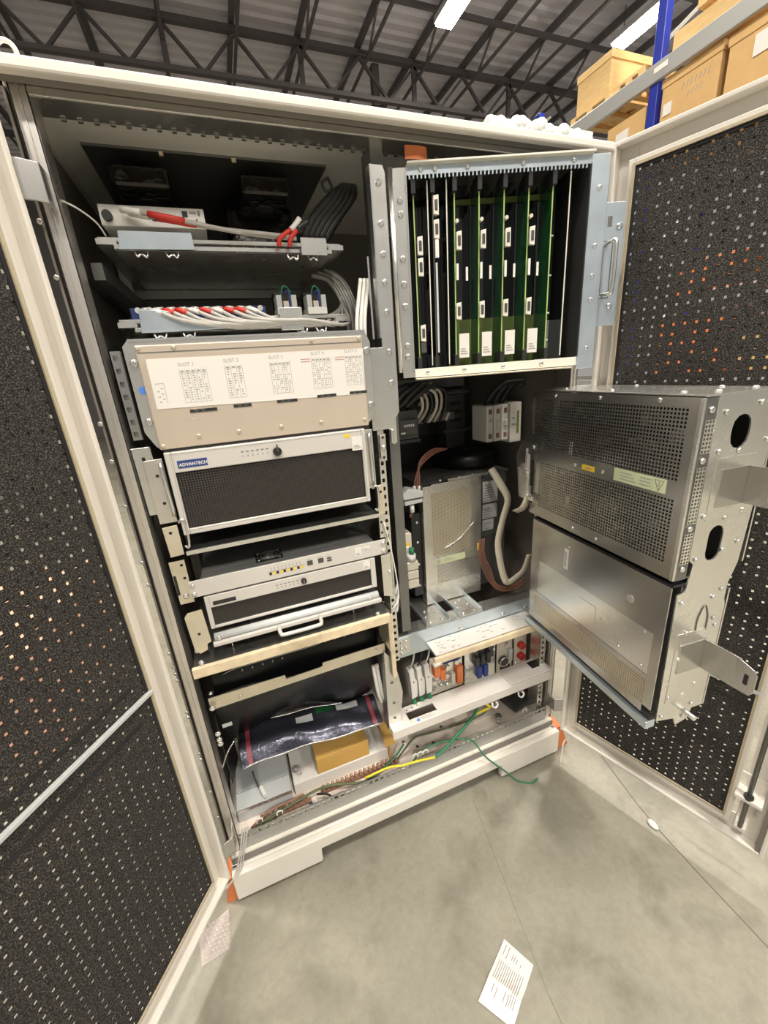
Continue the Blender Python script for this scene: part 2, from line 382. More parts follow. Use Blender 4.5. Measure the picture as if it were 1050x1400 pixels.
for i in range(4): mk.bar((RX + .0395, 2.72 - i * .04, 3.82), (RX + .0395, 2.70 - i * .04, 3.86), .004, .006)
part(c1, 'handwriting', mk, 'ink_faint')
pallet('pallet under the rightmost carton with a pale shipping slip', 1.55, 2.38, 3.51)
crate('lidded_carton', 'large tan carton at the right frame edge with pale shipping slip', 'carton', 1.56, 2.38, 3.586, 4.06, slip=(2.04, 2.16, 3.80, 3.95))
pallet('pallet under the carton left of the blue upright', 3.14, 3.68, 3.51)
crate('tan_carton', 'tan carton with white patched label left of the blue upright', 'carton', 3.15, 3.66, 3.586, 3.99, lid=False, slip=(3.36, 3.52, 3.74, 3.86))
wr = MB()
for i in range(9): wr.sph((RX + .25 + random.uniform(-.12, .12), 3.85 + random.uniform(-.13, .13), 3.60 + random.uniform(0, .28)), .10, 8, 6)
oc = thing('orange_crate', 'orange crate on the floor behind the left door', 'crate', (-1.1, 1.4, 0)); part(oc, 'body', MB().box(-1.5, -.7, .9, 1.9, 0, .45), 'salmon', .01); part(oc, 'rim', MB().box(-1.52, -.68, .88, 1.92, .45, .5), 'salmon', .01)
solo('wrapped_bundle', 'white shrink wrapped bundle behind the tan carton on the rack', 'bundle', wr, 'shrink_wrap', (RX + .25, 3.85, 3.51))
for i, (y0, y1, z0, z1) in enumerate(((.2, .9, 2.01, 2.7), (1.95, 2.6, 2.01, 2.32), (1.0, 1.7, 2.01, 2.75), (1.95, 2.75, 1.16, 1.75), (1.1, 1.88, 1.16, 1.62), (2.1, 2.9, 0, .7))):
    crate('stored_carton', ['carton', 'orange carton'][i % 2] + ' on the low rack levels glimpsed through the door holes', 'carton', y0, y1, z0, z1, m=['cardboard', 'orange'][i % 2])
# white wrapped pallet goods that peek over the cabinet roof
fo = MB()
for i in range(60): fo.sph((2.14 + i * .0132 + random.uniform(-.01, .01), 1.9 + random.uniform(-.08, .12), 2.925 + random.uniform(-.03, .012)), .045, 8, 6)
fo.box(2.1, 2.95, 1.8, 2.2, 0, 2.93)
solo('wrapped_pallet_load', 'white plastic wrapped load peeking over the cabinet roof', 'pallet load', fo, 'shrink_wrap', (2.65, 2.0, 0))

# ------------------------------------------------------------------ cabinet shell
W, D, H = 1.2, 0.72, 1.927
cb = thing('equipment_cabinet', 'white two-door equipment cabinet standing open on the concrete floor', 'cabinet', (W / 2, D / 2, 0))
pl = MB().prism([(0, .004), (.257, .004), (.260, .012), (.261, .06), (.935, .06), (.936, .004), (W, .004), (W, .106), (0, .106)], 'y', 0, .022)
pl.box(0, W, .022, .034, .085, .106).box(0, .02, .022, D, .004, .106).box(W - .02, W, .022, D, .004, .106).box(.02, W - .02, D - .02, D, .004, .106)
part(cb, 'plinth', pl, 'white_paint', .0035)
part(cb, 'corner_block', MB().prism([(-.034, -.012), (-.001, -.012), (-.001, .085), (-.012, .085)], 'y', .015, .10), 'orange', .003, 'orange transport block at the plinth corner')
part(cb, 'corner_block', MB().prism([(W + .001, -.012), (W + .07, -.012), (W + .03, .10), (W + .001, .10)], 'y', .02, .16), 'orange', .003, 'orange transport block at the plinth corner')
for (x, y) in ((.06, .06), (W - .06, .06), (.06, D - .06), (W - .06, D - .06)): part(cb, 'levelling_foot', MB().cyl((x, y, -.012), (x, y, .10), .02, 14), 'black_plastic')
part(cb, 'sill', MB().box(.004, W - .004, .034, .05, .09, .128), 'gasket')
part(cb, 'sill_edge', MB().box(.006, W - .006, .036, .050, .128, .134), 'seam_white')
br = MB().perf(.03, W - .03, .172, .196, 58, 1, .012, .011, .047, .050)
br.box(.03, W - .03, .047, .050, .134, .172)
part(cb, 'bottom_rail', br, 'zinc_mid')
part(cb, 'bottom_panel', MB().box(.01, W - .01, .05, D - .01, .136, .150), 'interior_floor')
part(cb, 'roof', MB().prism([(.012, 1.922), (.10, 1.946), (D, 1.954), (D, 1.958), (.10, 1.950), (.012, 1.927)], 'x', 0, W).box(0, .012, .05, D, 1.915, 1.935).box(W - .012, W, .05, D, 1.915, 1.935), 'white_paint')
part(cb, 'roof_lip', MB().box(-.012, W + .002, -.008, .012, 1.909, 1.927), 'white_paint', .004)
part(cb, 'roof_channel', MB().box(.0, W, .014, .043, 1.917, 1.921), 'shaded_paint')
part(cb, 'roof_liner', MB().box(.012, W - .012, .06, D - .01, 1.930, 1.934), 'roof_liner')
tr_ = MB().box(.034, W - .034, .045, .048, 1.905, 1.923).box(.034, W - .034, .048, .105, 1.905, 1.908)
part(cb, 'top_rail', tr_, 'zinc', .001)
tb = MB()
for i in range(44): tb.box(.06 + i * .0248, .068 + i * .0248, .100, .106, 1.9015, 1.9045)
part(cb, 'rail_teeth', tb, 'zinc_dark')
part(cb, 'side_panel', MB().box(0, .004, .05, D, .106, 1.925), 'shaded_paint')
part(cb, 'side_panel', MB().box(W - .004, W, .05, D, .106, 1.925), 'shaded_paint')
part(cb, 'back_panel', MB().box(.004, W - .004, D - .006, D, .106, 1.94), 'shaded_paint')
def post(x0, x1, y0, y1, z0, z1, m='zinc_worn'):
    p = part(cb, 'post', MB().box(x0, x1, y0, y0 + .003, z0, z1).box(x1 - .003, x1, y0, y1, z0, z1).box(x0, x0 + .003, y0, y1, z0, z1).box((x0 + x1) / 2 - .001, (x0 + x1) / 2 + .001, y0 - .003, y0, z0, z1), m, .0006)
    return p
post(.009, .035, .046, .10, .15, 1.922); post(W - .031, W - .006, .046, .10, .15, 1.922)
post(.006, .04, D - .07, D - .01, .15, 1.93); post(W - .04, W - .006, D - .07, D - .01, .15, 1.93)
# post screws on left upright, seen edge-on beside the door
for z in (1.735, 1.652, 1.40, 1.325, 1.23, 1.10, 1.045, .86, .82, .80, .78, .68, .665, .54, .52, .40, .30): screws(cb, [(.0, .046, z)], '-y', .9)
for z in (1.80, 1.79, 1.765, 1.755, 1.715, 1.585, 1.578): screws(cb, [(.031, .065, z)], '+x', 1.2)
for z in (1.845, 1.82): part(cb, 'slot', MB().box(.031, .0316, .058, .076, z, z + .016), 'white_plastic')
# rack rails of left bay: perforated strips
def rail(x0, x1, y, z0, z1, m='zinc', side=None):
    n = int((z1 - z0) / .0222); mb = MB().perf(x0, x1, z0, z1, 1, n, .008, .010, y, y + .002)
    mb.box(x0, x0 + .0015, y, y + .05, z0, z1)
    part(cb, 'rack_rail', mb, m)
rail(.571, .589, .055, .62, 1.335); rail(.044, .062, .058, 1.36, 1.53, 'zinc_cover')
rail(1.135, 1.16, .06, .16, .66, 'zinc')
part(cb, 'rail_backing', MB().box(.0465, .062, .0645, .075, 1.36, 1.53), 'zinc_mid')
part(cb, 'rail_backing', MB().box(.572, .589, .061, .08, .62, 1.335), 'black_matte')
part(cb, 'rail_backing', MB().box(1.136, 1.159, .066, .085, .16, .66), 'black_matte')
# inner side rails (depth direction) left bay
for z in (1.70, 1.57): part(cb, 'depth_rail', MB().box(.012, .03, .10, D - .05, z - .03, z - .005), 'zinc_dark')
part(cb, 'depth_rail', MB().bar((.05, .13, 1.68), (.08, .60, 1.66), .02, .03), 'zinc_dark')
# centre divider: hinge post with galvanised cover plate
part(cb, 'divider_post', MB().box(.612, .640, .075, .13, .70, 1.905), 'zinc_dark')
cpz = MB().prism([(.600, 1.862), (.628, 1.862), (.634, 1.848), (.634, 1.36), (.624, 1.345), (.624, 1.285), (.616, 1.280), (.606, 1.285), (.604, 1.32), (.560, 1.32), (.560, 1.51), (.600, 1.51)], 'y', .050, .053)
part(cb, 'cover_plate', cpz, 'zinc', .001)
part(cb, 'cover_edge', MB().box(.597, .601, .046, .07, 1.53, 1.86).box(.586, .590, .07, .072, 1.53, 1.70), 'bright_steel')
part(cb, 'hook', MB().prism([(.604, 1.32), (.611, 1.32), (.611, 1.287), (.604, 1.287)], 'y', .040, .050), 'bright_steel', .002)
screws(cb, [(.617, .050, z) for z in (1.83, 1.758, 1.70, 1.645, 1.585, 1.50, 1.43)], '-y', 1.25)
hg = MB().cyl((.642, .044, 1.45), (.642, .044, 1.855), .0055, 10)
part(cb, 'hinge_rod', hg, 'bright_steel')
# door hinges on the cabinet corners (clip plates)
def clip(x, z, s):
    m = MB().prism([(x - s * .012, -.004), (x - s * .012, .0), (x + s * .014, .012), (x + s * .014, .050), (x + s * .018, .050), (x + s * .018, .008), (x - s * .008, -.004)], 'z', z - .027, z + .027)
    part(cb, 'hinge', m, 'zinc_cover', .001)
clip(.012, 1.777, 1); clip(.012, .222, 1); clip(1.188, .235, -1); clip(1.188, 1.777, -1)

# ------------------------------------------------------------------ doors (local x along the door, s = inner side)
def door(ang, ox, s, splits, label, rod):
    o = bpy.data.objects.new('door', None)
    wd, z0, z1 = .585, .114, 1.925
    fr = MB()
    Y = lambda a: (min(s * a[0], s * a[1]), max(s * a[0], s * a[1]))
    # outer skin ring, return flange, filter holder
    y = Y((.030, .034)); fr.ring(0, wd, z0, z1, (.05, .075, .07, .05), *y)
    y = Y((.000, .030)); fr.ring(0, wd, z0, z1, (.010, .010, .010, .010), *y)
    d = bpy.data.objects.new('door', fr.mesh('door', 'white_paint', (0, 0, 0))); COL.objects.link(d)
    d.parent = cb; d.location = Vector((ox, 0, 0)) - OFF[cb]; d.rotation_euler.z = R(ang); OFF[d] = Vector((0, 0, 0)); bevel(d, .003); tag(d, label)
    x0, x1, a0, a1 = .040, wd - .085, z0 + .050, z1 - .045
    y = Y((.004, .030)); part(d, 'filter_holder', MB().ring(x0, x1, a0, a1, (.014, .014, .022, .014), *y), 'white_paint', .002)
    y = Y((.002, .012)); part(d, 'edge_seal', MB().ring(x0 + .010, x1 - .010, a0 + .018, a1 - .010, (.006, .006, .006, .006), *y), 'seal_tan')
    zs = [a0 + .022] + list(splits) + [a1 - .014]
    for a, b in zip(zs, zs[1:]):
        nx = int((x1 - x0 - .028) / .0222); nz = int((b - a) / .0212); y = Y((.0075, .0090))
        part(d, 'filter_panel', MB().perf(x0 + .014, x1 - .014, a, b, nx, nz, .0052, .0058, *y), 'filter', kind='stuff')
        hole_dimmer = MB(); w0 = x0 + .014; dx = (x1 - x0 - .028) / nx; dz = (b - a) / nz; yl = sorted((s * .0094, s * .0100))  # added dark patches behind some holes, dimming the light that shows through
        for i in range(nx):
            for j in range(nz):
                lx = w0 + (i + .5) * dx
                if random.random() < (max(.10, .62 - lx * 2.0) if s < 0 else .28):
                    zc = a + (j + .5) * dz + random.uniform(-.001, .001); h = random.uniform(.002, .004); hole_dimmer.box(lx - .004, lx + .004, yl[0], yl[1], zc - h, zc + h)
        part(d, 'hole_dimmer', hole_dimmer, 'filter', kind='stuff')
    y = Y((.0055, .0072)); part(d, 'filter_hem', MB().ring(x0 + .014, x1 - .014, a0 + .022, a1 - .014, (.009, .009, .006, .009), *y), 'black_matte')
    for z in splits:
        y = Y((-.002, .0075)); part(d, 'divider_bar', MB().box(x0 + .01, x1 - .01, y[0], y[1], z - .0045, z + .0045), 'light_grey', .0015)
    for z in splits:
        for q in (-.055, .035):
            y = Y((.0065, .0075)); part(d, 'tape_strip', MB().box(x0 + .05, x1 - .02, y[0], y[1], z + q, z + q + .008), 'black_matte')
    if rod:
        yy = s * (-.012)
        part(d, 'lock_rod', MB().cyl((wd - .060, yy, .19), (wd - .060, yy, 1.85), .0058, 10), 'zinc_dark')
        y = Y((-.022, .030)); g = part(d, 'rod_guide', MB().box(wd - .088, wd - .030, y[0], y[1], .290, .302).box(wd - .088, wd - .030, Y((.024, .030))[0], Y((.024, .030))[1], .27, .345), 'white_paint', .002)
        part(g, 'bushing', MB().cyl((wd - .060, yy, .300), (wd - .060, yy, .309), .011, 12), 'black_plastic')
        part(d, 'rod_socket', MB().box(wd - .072, wd - .048, *Y((-.016, .030)), .18, .192), 'white_paint')
        part(d, 'side_channel', MB().box(wd - .020, wd - .010, *Y((.002, .030)), z0 + .01, z1 - .01), 'shaded_paint')
    return d
door(-72, 1.2, 1, [.62], 'right door with perforated black filter panels', True)
door(-124.5, 0.0, -1, [.834], 'left door with perforated black filter panels', False)

# ------------------------------------------------------------------ upper left bay: trays, router, fans, patch leads
fp = thing('fan_plate', 'dark roof fan plate with glossy fan housings above the router', 'fan tray', (.29, .45, 1.78))
part(fp, 'plate', MB().box(.06, .56, .235, .68, 1.925, 1.930), 'zinc_dark')
for i, x in enumerate((.155, .41)):
    h = part(fp, 'fan_housing', MB().box(x - .055, x + .055, .22, .36, 1.855, 1.894), 'fan_black', .008)
    part(h, 'hub', MB().cyl((x, .29, 1.85), (x, .29, 1.856), .022, 16), 'dark_grey')
    b = MB()
    for k in range(7):
        a = k * 2 * math.pi / 7; b.bar((x + .022 * math.cos(a), .29 + .022 * math.sin(a), 1.8525), (x + .048 * math.cos(a + .5), .29 + .048 * math.sin(a + .5), 1.8525), .02, .002)
    part(h, 'blade', b, 'black_plastic')
part(fp, 'fan_housing', MB().box(.10, .22, .38, .62, 1.82, 1.894), 'fan_black', .015)
part(fp, 'fan_housing', MB().box(.32, .50, .38, .62, 1.80, 1.894), 'fan_black', .02)
part(fp, 'clip', MB().box(.20, .208, .228, .234, 1.917, 1.924), 'wood_edge'); part(fp, 'clip', MB().box(.345, .354, .228, .234, 1.917, 1.924), 'wood_edge')

def tray(z, label, x0=.06, x1=.55, yf=.115):
    t = thing('cable_tray', label, 'tray', ((x0 + x1) / 2, .2, z - .022))
    part(t, 'tray_plate', MB().box(x0 + .03, x1 - .03, yf, .50, z - .022, z - .019).box(x0 + .03, x1 - .03, yf, yf + .0025, z - .022, z - .012), 'zinc', .0006)
    part(t, 'front_bar', MB().box(x0, x1, yf + .03, yf + .045, z, z + .008), 'zinc', .001)
    part(t, 'side_arm', MB().box(x0, x0 + .035, yf + .01, .45, z - .010, z), 'zinc')
    part(t, 'side_arm', MB().box(x1 - .035, x1, yf + .01, .45, z - .010, z), 'zinc')
    for x in (.135, .19, .43, .475): part(t, 'catch', MB().tube(curve([(x - .012, yf - .002, z - .023), (x - .008, yf - .005, z - .033), (x, yf - .005, z - .029), (x + .008, yf - .005, z - .034), (x + .012, yf - .002, z - .023)], 4), .0022, 6), 'bright_steel')
    nt = MB()
    for i in range(9): nt.box(.22 + i * .022, .2215 + i * .022, yf - .001, yf + .003, z - .0125, z - .0095)
    part(t, 'notch_teeth', nt, 'zinc_dark')
    return t
t1 = tray(1.735, 'upper galvanised cable tray carrying the white router')
part(t1, 'folded_flap', MB().prism([(.104, 1.742), (.232, 1.742), (.233, 1.713), (.100, 1.711)], 'y', .100, .103), 'zinc_blue', .0008)
part(t1, 'folded_flap', MB().box(.448, .505, .100, .103, 1.708, 1.741), 'zinc', .0008)
t2 = tray(1.588, 'lower galvanised cable tray with a row of patch sockets')
part(t2, 'folded_flap', MB().prism([(.106, 1.608), (.15, 1.606), (.26, 1.58), (.30, 1.569), (.102, 1.565)], 'y', .104, .107), 'zinc_blue', .0008)
part(t2, 'folded_flap', MB().box(.382, .432, .100, .103, 1.560, 1.606), 'zinc', .0008)
part(t2, 'socket_bar', MB().box(.085, .36, .150, .165, 1.592, 1.618), 'navy', .001)
for i in range(12):
    x = .10 + i * .0225
    part(t2, 'socket', MB().cyl((x, .146, 1.613), (x, .165, 1.613), .006, 10), 'white_plastic')
part(cb, 'shelf_stiffener', MB().box(.06, .56, .48, .50, 1.69, 1.712), 'zinc_dark')

rt = thing('router', 'slim white router with dark ports on the upper tray', 'router', (.17, .2, 1.763))
part(rt, 'case', MB().box(.074, .264, .148, .28, 1.763, 1.799), 'white_plastic', .002)
part(rt, 'knob', MB().cyl((.088, .148, 1.778), (.088, .138, 1.778), .009, 14), 'black_plastic')
for (x, z) in ((.165, 1.779), (.178, 1.778), (.190, 1.777), (.205, 1.776), (.222, 1.788), (.222, 1.772)): part(rt, 'port', MB().box(x, x + .010, .1465, .149, z - .005, z + .005), 'black_plastic')
for (x, z0, z1) in ((.246, 1.768, 1.780), (.252, 1.786, 1.795)): part(rt, 'slot', MB().box(x, x + .004, .1465, .149, z0, z1), 'ink')
part(rt, 'print', MB().box(.236, .249, .147, .148, 1.789, 1.793), 'ink_faint')

g = 'grey patch leads in the upper trays'
ends = [((.115, .135, 1.787), (.19, .10, 1.767), (.30, .11, 1.752), (.38, .105, 1.742), (.44, .10, 1.738)),
        ((.128, .135, 1.782), (.20, .105, 1.763), (.29, .115, 1.755), (.37, .10, 1.745), (.43, .10, 1.741))]
for i, e in enumerate(ends):
    t = thing('patch_lead', ['grey patch lead with white boot, upper of the router pair', 'grey patch lead with red band, lower of the router pair'][i], 'cable', e[0], group=g)
    part(t, 'lead', MB().tube(curve(e), .0042, 8), 'cable_grey')
    c = curve(e); part(t, 'plug', MB().tube(c[0:4], .0062, 8), 'white_plastic')
    part(t, 'band', MB().tube(c[4:9 + i], .0056, 8), 'red')
for i in range(9):
    x = .11 + i * .0235; x2 = .27 + i * .022
    pts = [(x, .142, 1.612), (x + .03, .108, 1.604), (x + .075, .096, 1.585 - .002 * (i % 3)), (x2, .098, 1.571 + .001 * i), (x2 + .10, .13, 1.572), (.555, .20, 1.60 + .004 * i)]
    t = thing('patch_lead', ['leftmost', 'second', 'third', 'fourth', 'fifth', 'sixth', 'seventh', 'eighth', 'ninth'][i] + ' grey patch lead of the fan on the lower tray, counted from the left', 'cable', pts[0], group=g)
    c = curve(pts, 5); part(t, 'lead', MB().tube(c, .0040, 8), 'cable_grey'); part(t, 'plug', MB().tube(c[0:3], .0056, 8), 'white_plastic')
    part(t, 'band', MB().tube(c[3:7], .0050, 8), 'red' if i in (1, 2, 4, 6, 7) else 'cable_white')
for i, (x, dx) in enumerate(((.405, 0), (.415, .012))):
    pts = [(.452 + dx * 1.5, .10, 1.775 - i * .004), (.435 + dx, .098, 1.757), (x + dx, .096, 1.737), (x + dx - .004, .098, 1.722)]
    t = thing('plug_lead', ['lead with red collar and white plug standing on the upper tray', 'lead with red collar and black plug standing on the upper tray'][i], 'cable', pts[-1])
    c = curve(pts, 5); part(t, 'collar', MB().tube(c[6:], .0048, 8), 'red'); part(t, 'plug', MB().tube(c[:7], .0058, 8), ['white_plastic', 'black_plastic'][i])
# breakers on lower tray
def breaker_block(x, label):
    t = thing('din_breaker', label, 'breaker', (x + .02, .16, 1.60), group='small breakers on the lower tray')
    part(t, 'base', MB().box(x, x + .046, .14, .20, 1.597, 1.612), 'white_plastic', .001)
    for dx in (0, .034): part(t, 'module', MB().box(x + dx, x + dx + .012, .14, .20, 1.612, 1.638), 'light_grey', .001)
    part(t, 'back', MB().box(x, x + .046, .18, .215, 1.612, 1.65), 'black_plastic', .002)
    part(t, 'terminal', MB().box(x + .016, x + .028, .145, .17, 1.612, 1.626), 'beige_plastic')
    part(t, 'wire', MB().tube(curve([(x + .012, .15, 1.632), (x + .018, .14, 1.655), (x + .034, .15, 1.648), (x + .036, .16, 1.625)]), .0018, 6), 'wire_green')
    part(t, 'wire', MB().tube(curve([(x + .018, .15, 1.64), (x + .028, .135, 1.645), (x + .030, .15, 1.615)]), .0018, 6), 'wire_blue')
breaker_block(.385, 'breaker block with green wire, left one beside the bent flap'); breaker_block(.455, 'breaker block with blue wire at the right tray end')

lg = 'white cables rising beside the centre post'
for i, x in enumerate((.552, .562, .571)):
    cable('white_cable', ['left', 'middle', 'right'][i] + ' one of three white cables rising beside the centre post', [(x - .005, .07, 1.53), (x, .075, 1.575), (x + .012, .085, 1.62), (x + .022, .09, 1.66)], .0045, 'cable_white', group=lg)
for i in range(6):
    cable('grey_cable', 'dark grey cable of the bundle curving behind the tray ends', [(.50 + i * .008, .25, 1.70 + .003 * i), (.535 + i * .008, .22, 1.68), (.56 + i * .007, .20, 1.62), (.57 + i * .006, .2, 1.55)], .005, 'zinc_dark' if i % 2 else 'cable_grey', group='grey bundle behind the trays')
for i in range(5):
    cable('black_cable', 'black cable in the thick bundle at the top of the centre post', [(.47 + i * .012, .16, 1.755), (.50 + i * .014, .15, 1.80), (.54 + i * .012, .14, 1.835), (.575 + i * .006, .16, 1.86)], .009, 'cable_black', group='black bundle at the centre post')
cable('black_loop', 'small black wire loop hanging under the roof liner', [(.53, .12, 1.86), (.515, .12, 1.85), (.52, .12, 1.835), (.535, .12, 1.84), (.53, .12, 1.856)], .003, 'cable_black')
cable('loose_wire', 'thin pale wire hooked over the left post to the tray', [(.034, .07, 1.775), (.055, .075, 1.765), (.075, .09, 1.75), (.082, .11, 1.735)], .0016, 'cable_white')

# ------------------------------------------------------------------ slot panel
sp = thing('slot_panel', 'galvanised panel with printed white slot sheet above the computer', 'panel', (.32, .04, 1.338))
part(sp, 'chassis', MB().box(.100, .535, .044, .40, 1.345, 1.540), 'zinc')
part(sp, 'faceplate', MB().prism([(.072, 1.375), (.086, 1.345), (.093, 1.338), (.541, 1.338), (.556, 1.350), (.566, 1.375), (.566, 1.522), (.555, 1.545), (.083, 1.547), (.072, 1.535)], 'y', .038, .042), 'zinc', .0008)
part(sp, 'raised_cover', MB().box(.093, .545, .030, .038, 1.338, 1.536), 'zinc_rose', .002)
part(sp, 'top_hem', MB().box(.083, .555, .036, .050, 1.544, 1.548), 'bright_steel')
part(sp, 'fold_line', MB().box(.096, .542, .0293, .0305, 1.522, 1.5235), 'zinc_dark')
part(sp, 'bottom_gap', MB().box(.10, .54, .032, .042, 1.333, 1.338), 'black_matte')
sh = part(sp, 'slot_sheet', MB().prism([(.107, 1.511), (.545, 1.509), (.541, 1.411), (.106, 1.418)], 'y', .0292, .0299), 'paper')
yy = .0289
for i, (x, xw, zt, n) in enumerate(((.160, .050, 1.492, 5), (.245, .034, 1.494, 3), (.335, .042, 1.495, 5), (.424, .042, 1.498, 5), (.500, .040, 1.499, 5))):
    text(sh, 'lettering', 'SLOT %d' % (i + 1), .0095, (x, yy, zt + .003), 'ink_faint')
    pr = MB()
    for k in range(n + 1): pr.box(x + xw * k / n, x + xw * k / n + .0006, yy, yy + .0004, zt - .066, zt - .002)
    for k in range(n):
        pr.box(x + xw * (k + .25) / n, x + xw * (k + .8) / n, yy, yy + .0004, zt - .008, zt - .005)
        for j in range(12):
            if random.random() < .75: pr.box(x + xw * (k + .3) / n, x + xw * (k + random.uniform(.5, .85)) / n, yy, yy + .0004, zt - .012 - j * .0045, zt - .010 - j * .0045)
    pr.box(x, x + xw, yy, yy + .0004, zt - .0085, zt - .008); pr.box(x, x + xw, yy, yy + .0004, zt - .0665, zt - .066)
    part(sh, 'print', pr, 'ink_faint')
    sl = part(sp, 'connector_slot', MB().box(x + .004, x + xw + .006, .0288, .0302, zt - .0865, zt - .0805), 'black_matte')
    part(sl, 'pin_row', MB().box(x + .012, x + .020, .0285, .0289, zt - .0855, zt - .0815).box(x + .026, x + .032, .0285, .0289, zt - .0855, zt - .0815), 'dark_grey')
pr = MB()
for x in (.402, .478):
    for k in range(2): pr.box(x, x + .020, yy, yy + .0004, 1.4875 + k * .005, 1.4895 + k * .005)
part(sh, 'print', pr, 'ink_red')
pr = MB().box(.112, .128, yy, yy + .0004, 1.465, 1.466).box(.1275, .1283, yy, yy + .0004, 1.428, 1.465)
for k in range(6): pr.box(.114 + (k % 2) * .007, .118 + (k % 2) * .007, yy, yy + .0004, 1.43 + k * .005, 1.432 + k * .005)
part(sh, 'print', pr, 'ink_faint')
screws(sp, [(.085, .038, 1.505), (.085, .038, 1.395), (.556, .038, 1.505), (.556, .038, 1.385)], '-y', 1.5)
screws(sp, [(.16, .030, 1.530), (.43, .030, 1.530), (.537, .030, 1.530), (.17, .030, 1.358), (.25, .030, 1.358), (.34, .030, 1.358), (.43, .030, 1.358), (.535, .030, 1.352), (.098, .030, 1.531), (.10, .030, 1.345)], '-y', .85, 'zinc_yellow')
part(sp, 'dot_sticker', MB().cyl((.0885, .0375, 1.455), (.0885, .0369, 1.455), .0075, 20), 'blue_dot', label='round blue sticker')

# ------------------------------------------------------------------ industrial computer
def perf_grille(par, x0, x1, z0, z1, y, nx, nz, h):
    part(par, 'grille', MB().perf(x0, x1, z0, z1, nx, nz, h, h, y, y + .0015), 'grille_black', kind='stuff')
    part(par, 'grille_backing', MB().box(x0, x1, y + .004, y + .006, z0, z1), 'black_matte')
def sticker(par, x0, x1, z0, z1, y):
    s = part(par, 'sticker', MB().box(x0, x1, y - .0007, y, z0, z1), 'paper')
    w_ = x1 - x0; h_ = z1 - z0; p = MB()
    for k in range(3): p.box(x0 + w_ * .15, x0 + w_ * (.85 - .12 * k), y - .0010, y - .0007, z0 + h_ * (.14 + .10 * k), z0 + h_ * (.19 + .10 * k))
    part(s, 'print', p, 'ink_faint'); return s
ic = thing('industrial_computer', 'silver framed rack computer with black mesh front below the slot panel', 'computer', (.314, .04, 1.15))
part(ic, 'chassis', MB().box(.104, .526, .045, .45, 1.156, 1.328), 'zinc_dark')
part(ic, 'bezel', MB().ring(.097, .531, 1.150, 1.332, (.013, .010, .013, .044), .026, .045), 'silver_bezel', .002)
part(ic, 'bezel_step', MB().ring(.1065, .525, 1.16, 1.3275, (.0008, .0008, .0008, .0008), .0255, .0265), 'ink_faint')
perf_grille(ic, .110, .521, 1.163, 1.288, .031, 74, 23, .0034)
lp = part(ic, 'logo_plate', MB().box(.118, .176, .0252, .026, 1.2965, 1.3125), 'navy')
text(lp, 'lettering', 'ADVANTECH', .0092, (.1205, .0249, 1.3005), 'paper', bold=.0002)
kl = part(ic, 'key_lock', MB().cyl((.322, .026, 1.306), (.322, .016, 1.306), .0095, 18), 'black_plastic', .001)
part(kl, 'key', MB().box(.3205, .3235, .010, .017, 1.306, 1.323), 'dark_grey', .001)
for k in range(6):
    x = .246 + k * .0105
    part(ic, 'indicator', MB().box(x, x + .0055, .0255, .0262, 1.313, 1.3155), 'ink'); part(ic, 'print', MB().box(x + .0012, x + .004, .0257, .0262, 1.303, 1.307), 'ink_faint')
sticker(ic, .496, .522, 1.283, 1.316, .0257)
part(ic, 'yellow_label', MB().box(.478, .492, .0254, .0262, 1.3155, 1.3235), 'yellow')

# supports under and beside the computers (bolted to the cabinet)
def bracket(poly, y, m='zinc_yellow', holes=(), slots=()):
    b = part(cb, 'mounting_bracket', MB().prism(poly, 'y', y, y + .003), m, .0008)
    for (x, z) in holes: part(b, 'hole', MB().cyl((x, y - .0004, z), (x, y + .001, z), .0035, 10), 'black_matte')
    for (x0, x1, z0, z1) in slots: part(b, 'slot', MB().box(x0, x1, y - .0004, y + .001, z0, z1), 'black_matte')
    return b
bracket([(.037, 1.345), (.072, 1.345), (.074, 1.20), (.038, 1.20)], .052, 'zinc', slots=((.052, .058, 1.265, 1.325),))
bracket([(.054, 1.318), (.090, 1.320), (.090, 1.180), (.055, 1.180)], .040, 'zinc_worn', holes=((.074, 1.285), (.074, 1.225)))
bracket([(.058, 1.174), (.088, 1.176), (.088, 1.106), (.060, 1.104)], .030, 'zinc_yellow', holes=((.072, 1.160),))
bracket([(.536, 1.326), (.556, 1.326), (.556, 1.178), (.536, 1.178)], .045, 'zinc')
bracket([(.552, 1.185), (.570, 1.187), (.570, 1.108), (.552, 1.104)], .032, 'zinc_yellow', holes=((.561, 1.168),))
bracket([(.048, 1.085), (.081, 1.085), (.081, .975), (.050, .975)], .052, 'zinc_yellow', holes=((.073, 1.073), (.073, 1.04)), slots=((.050, .056, 1.00, 1.05),))
bracket([(.054, .950), (.062, .960), (.094, .962), (.098, .872), (.088, .868), (.086, .852), (.068, .846), (.058, .86)], .030, 'zinc_yellow', holes=((.076, .90),))
bracket([(.552, .985), (.580, .985), (.580, .85), (.552, .86)], .046, 'zinc', holes=())
bracket([(.556, 1.10), (.571, 1.10), (.571, 1.035), (.556, 1.035)], .048, 'zinc', holes=((.562, 1.08), (.562, 1.05)))
bracket([(.574, 1.308), (.590, 1.310), (.590, 1.243), (.574, 1.245)], .044, 'zinc_worn', holes=((.582, 1.302), (.582, 1.252)))
for x, y in ((.093, .030), (.541, .032)):
    part(cb, 'latch_loop', MB().tube(curve([(x, y, 1.180), (x + .004, y - .004, 1.186), (x + .011, y - .004, 1.183), (x + .012, y - .004, 1.145), (x + .008, y - .004, 1.122), (x + .001, y - .002, 1.126)], 4), .0028, 8), 'bright_steel')
part(cb, 'slide_rib', MB().tube(curve([(.085, .036, 1.312), (.086, .034, 1.26), (.088, .036, 1.195)], 4), .0045, 8), 'bright_steel')
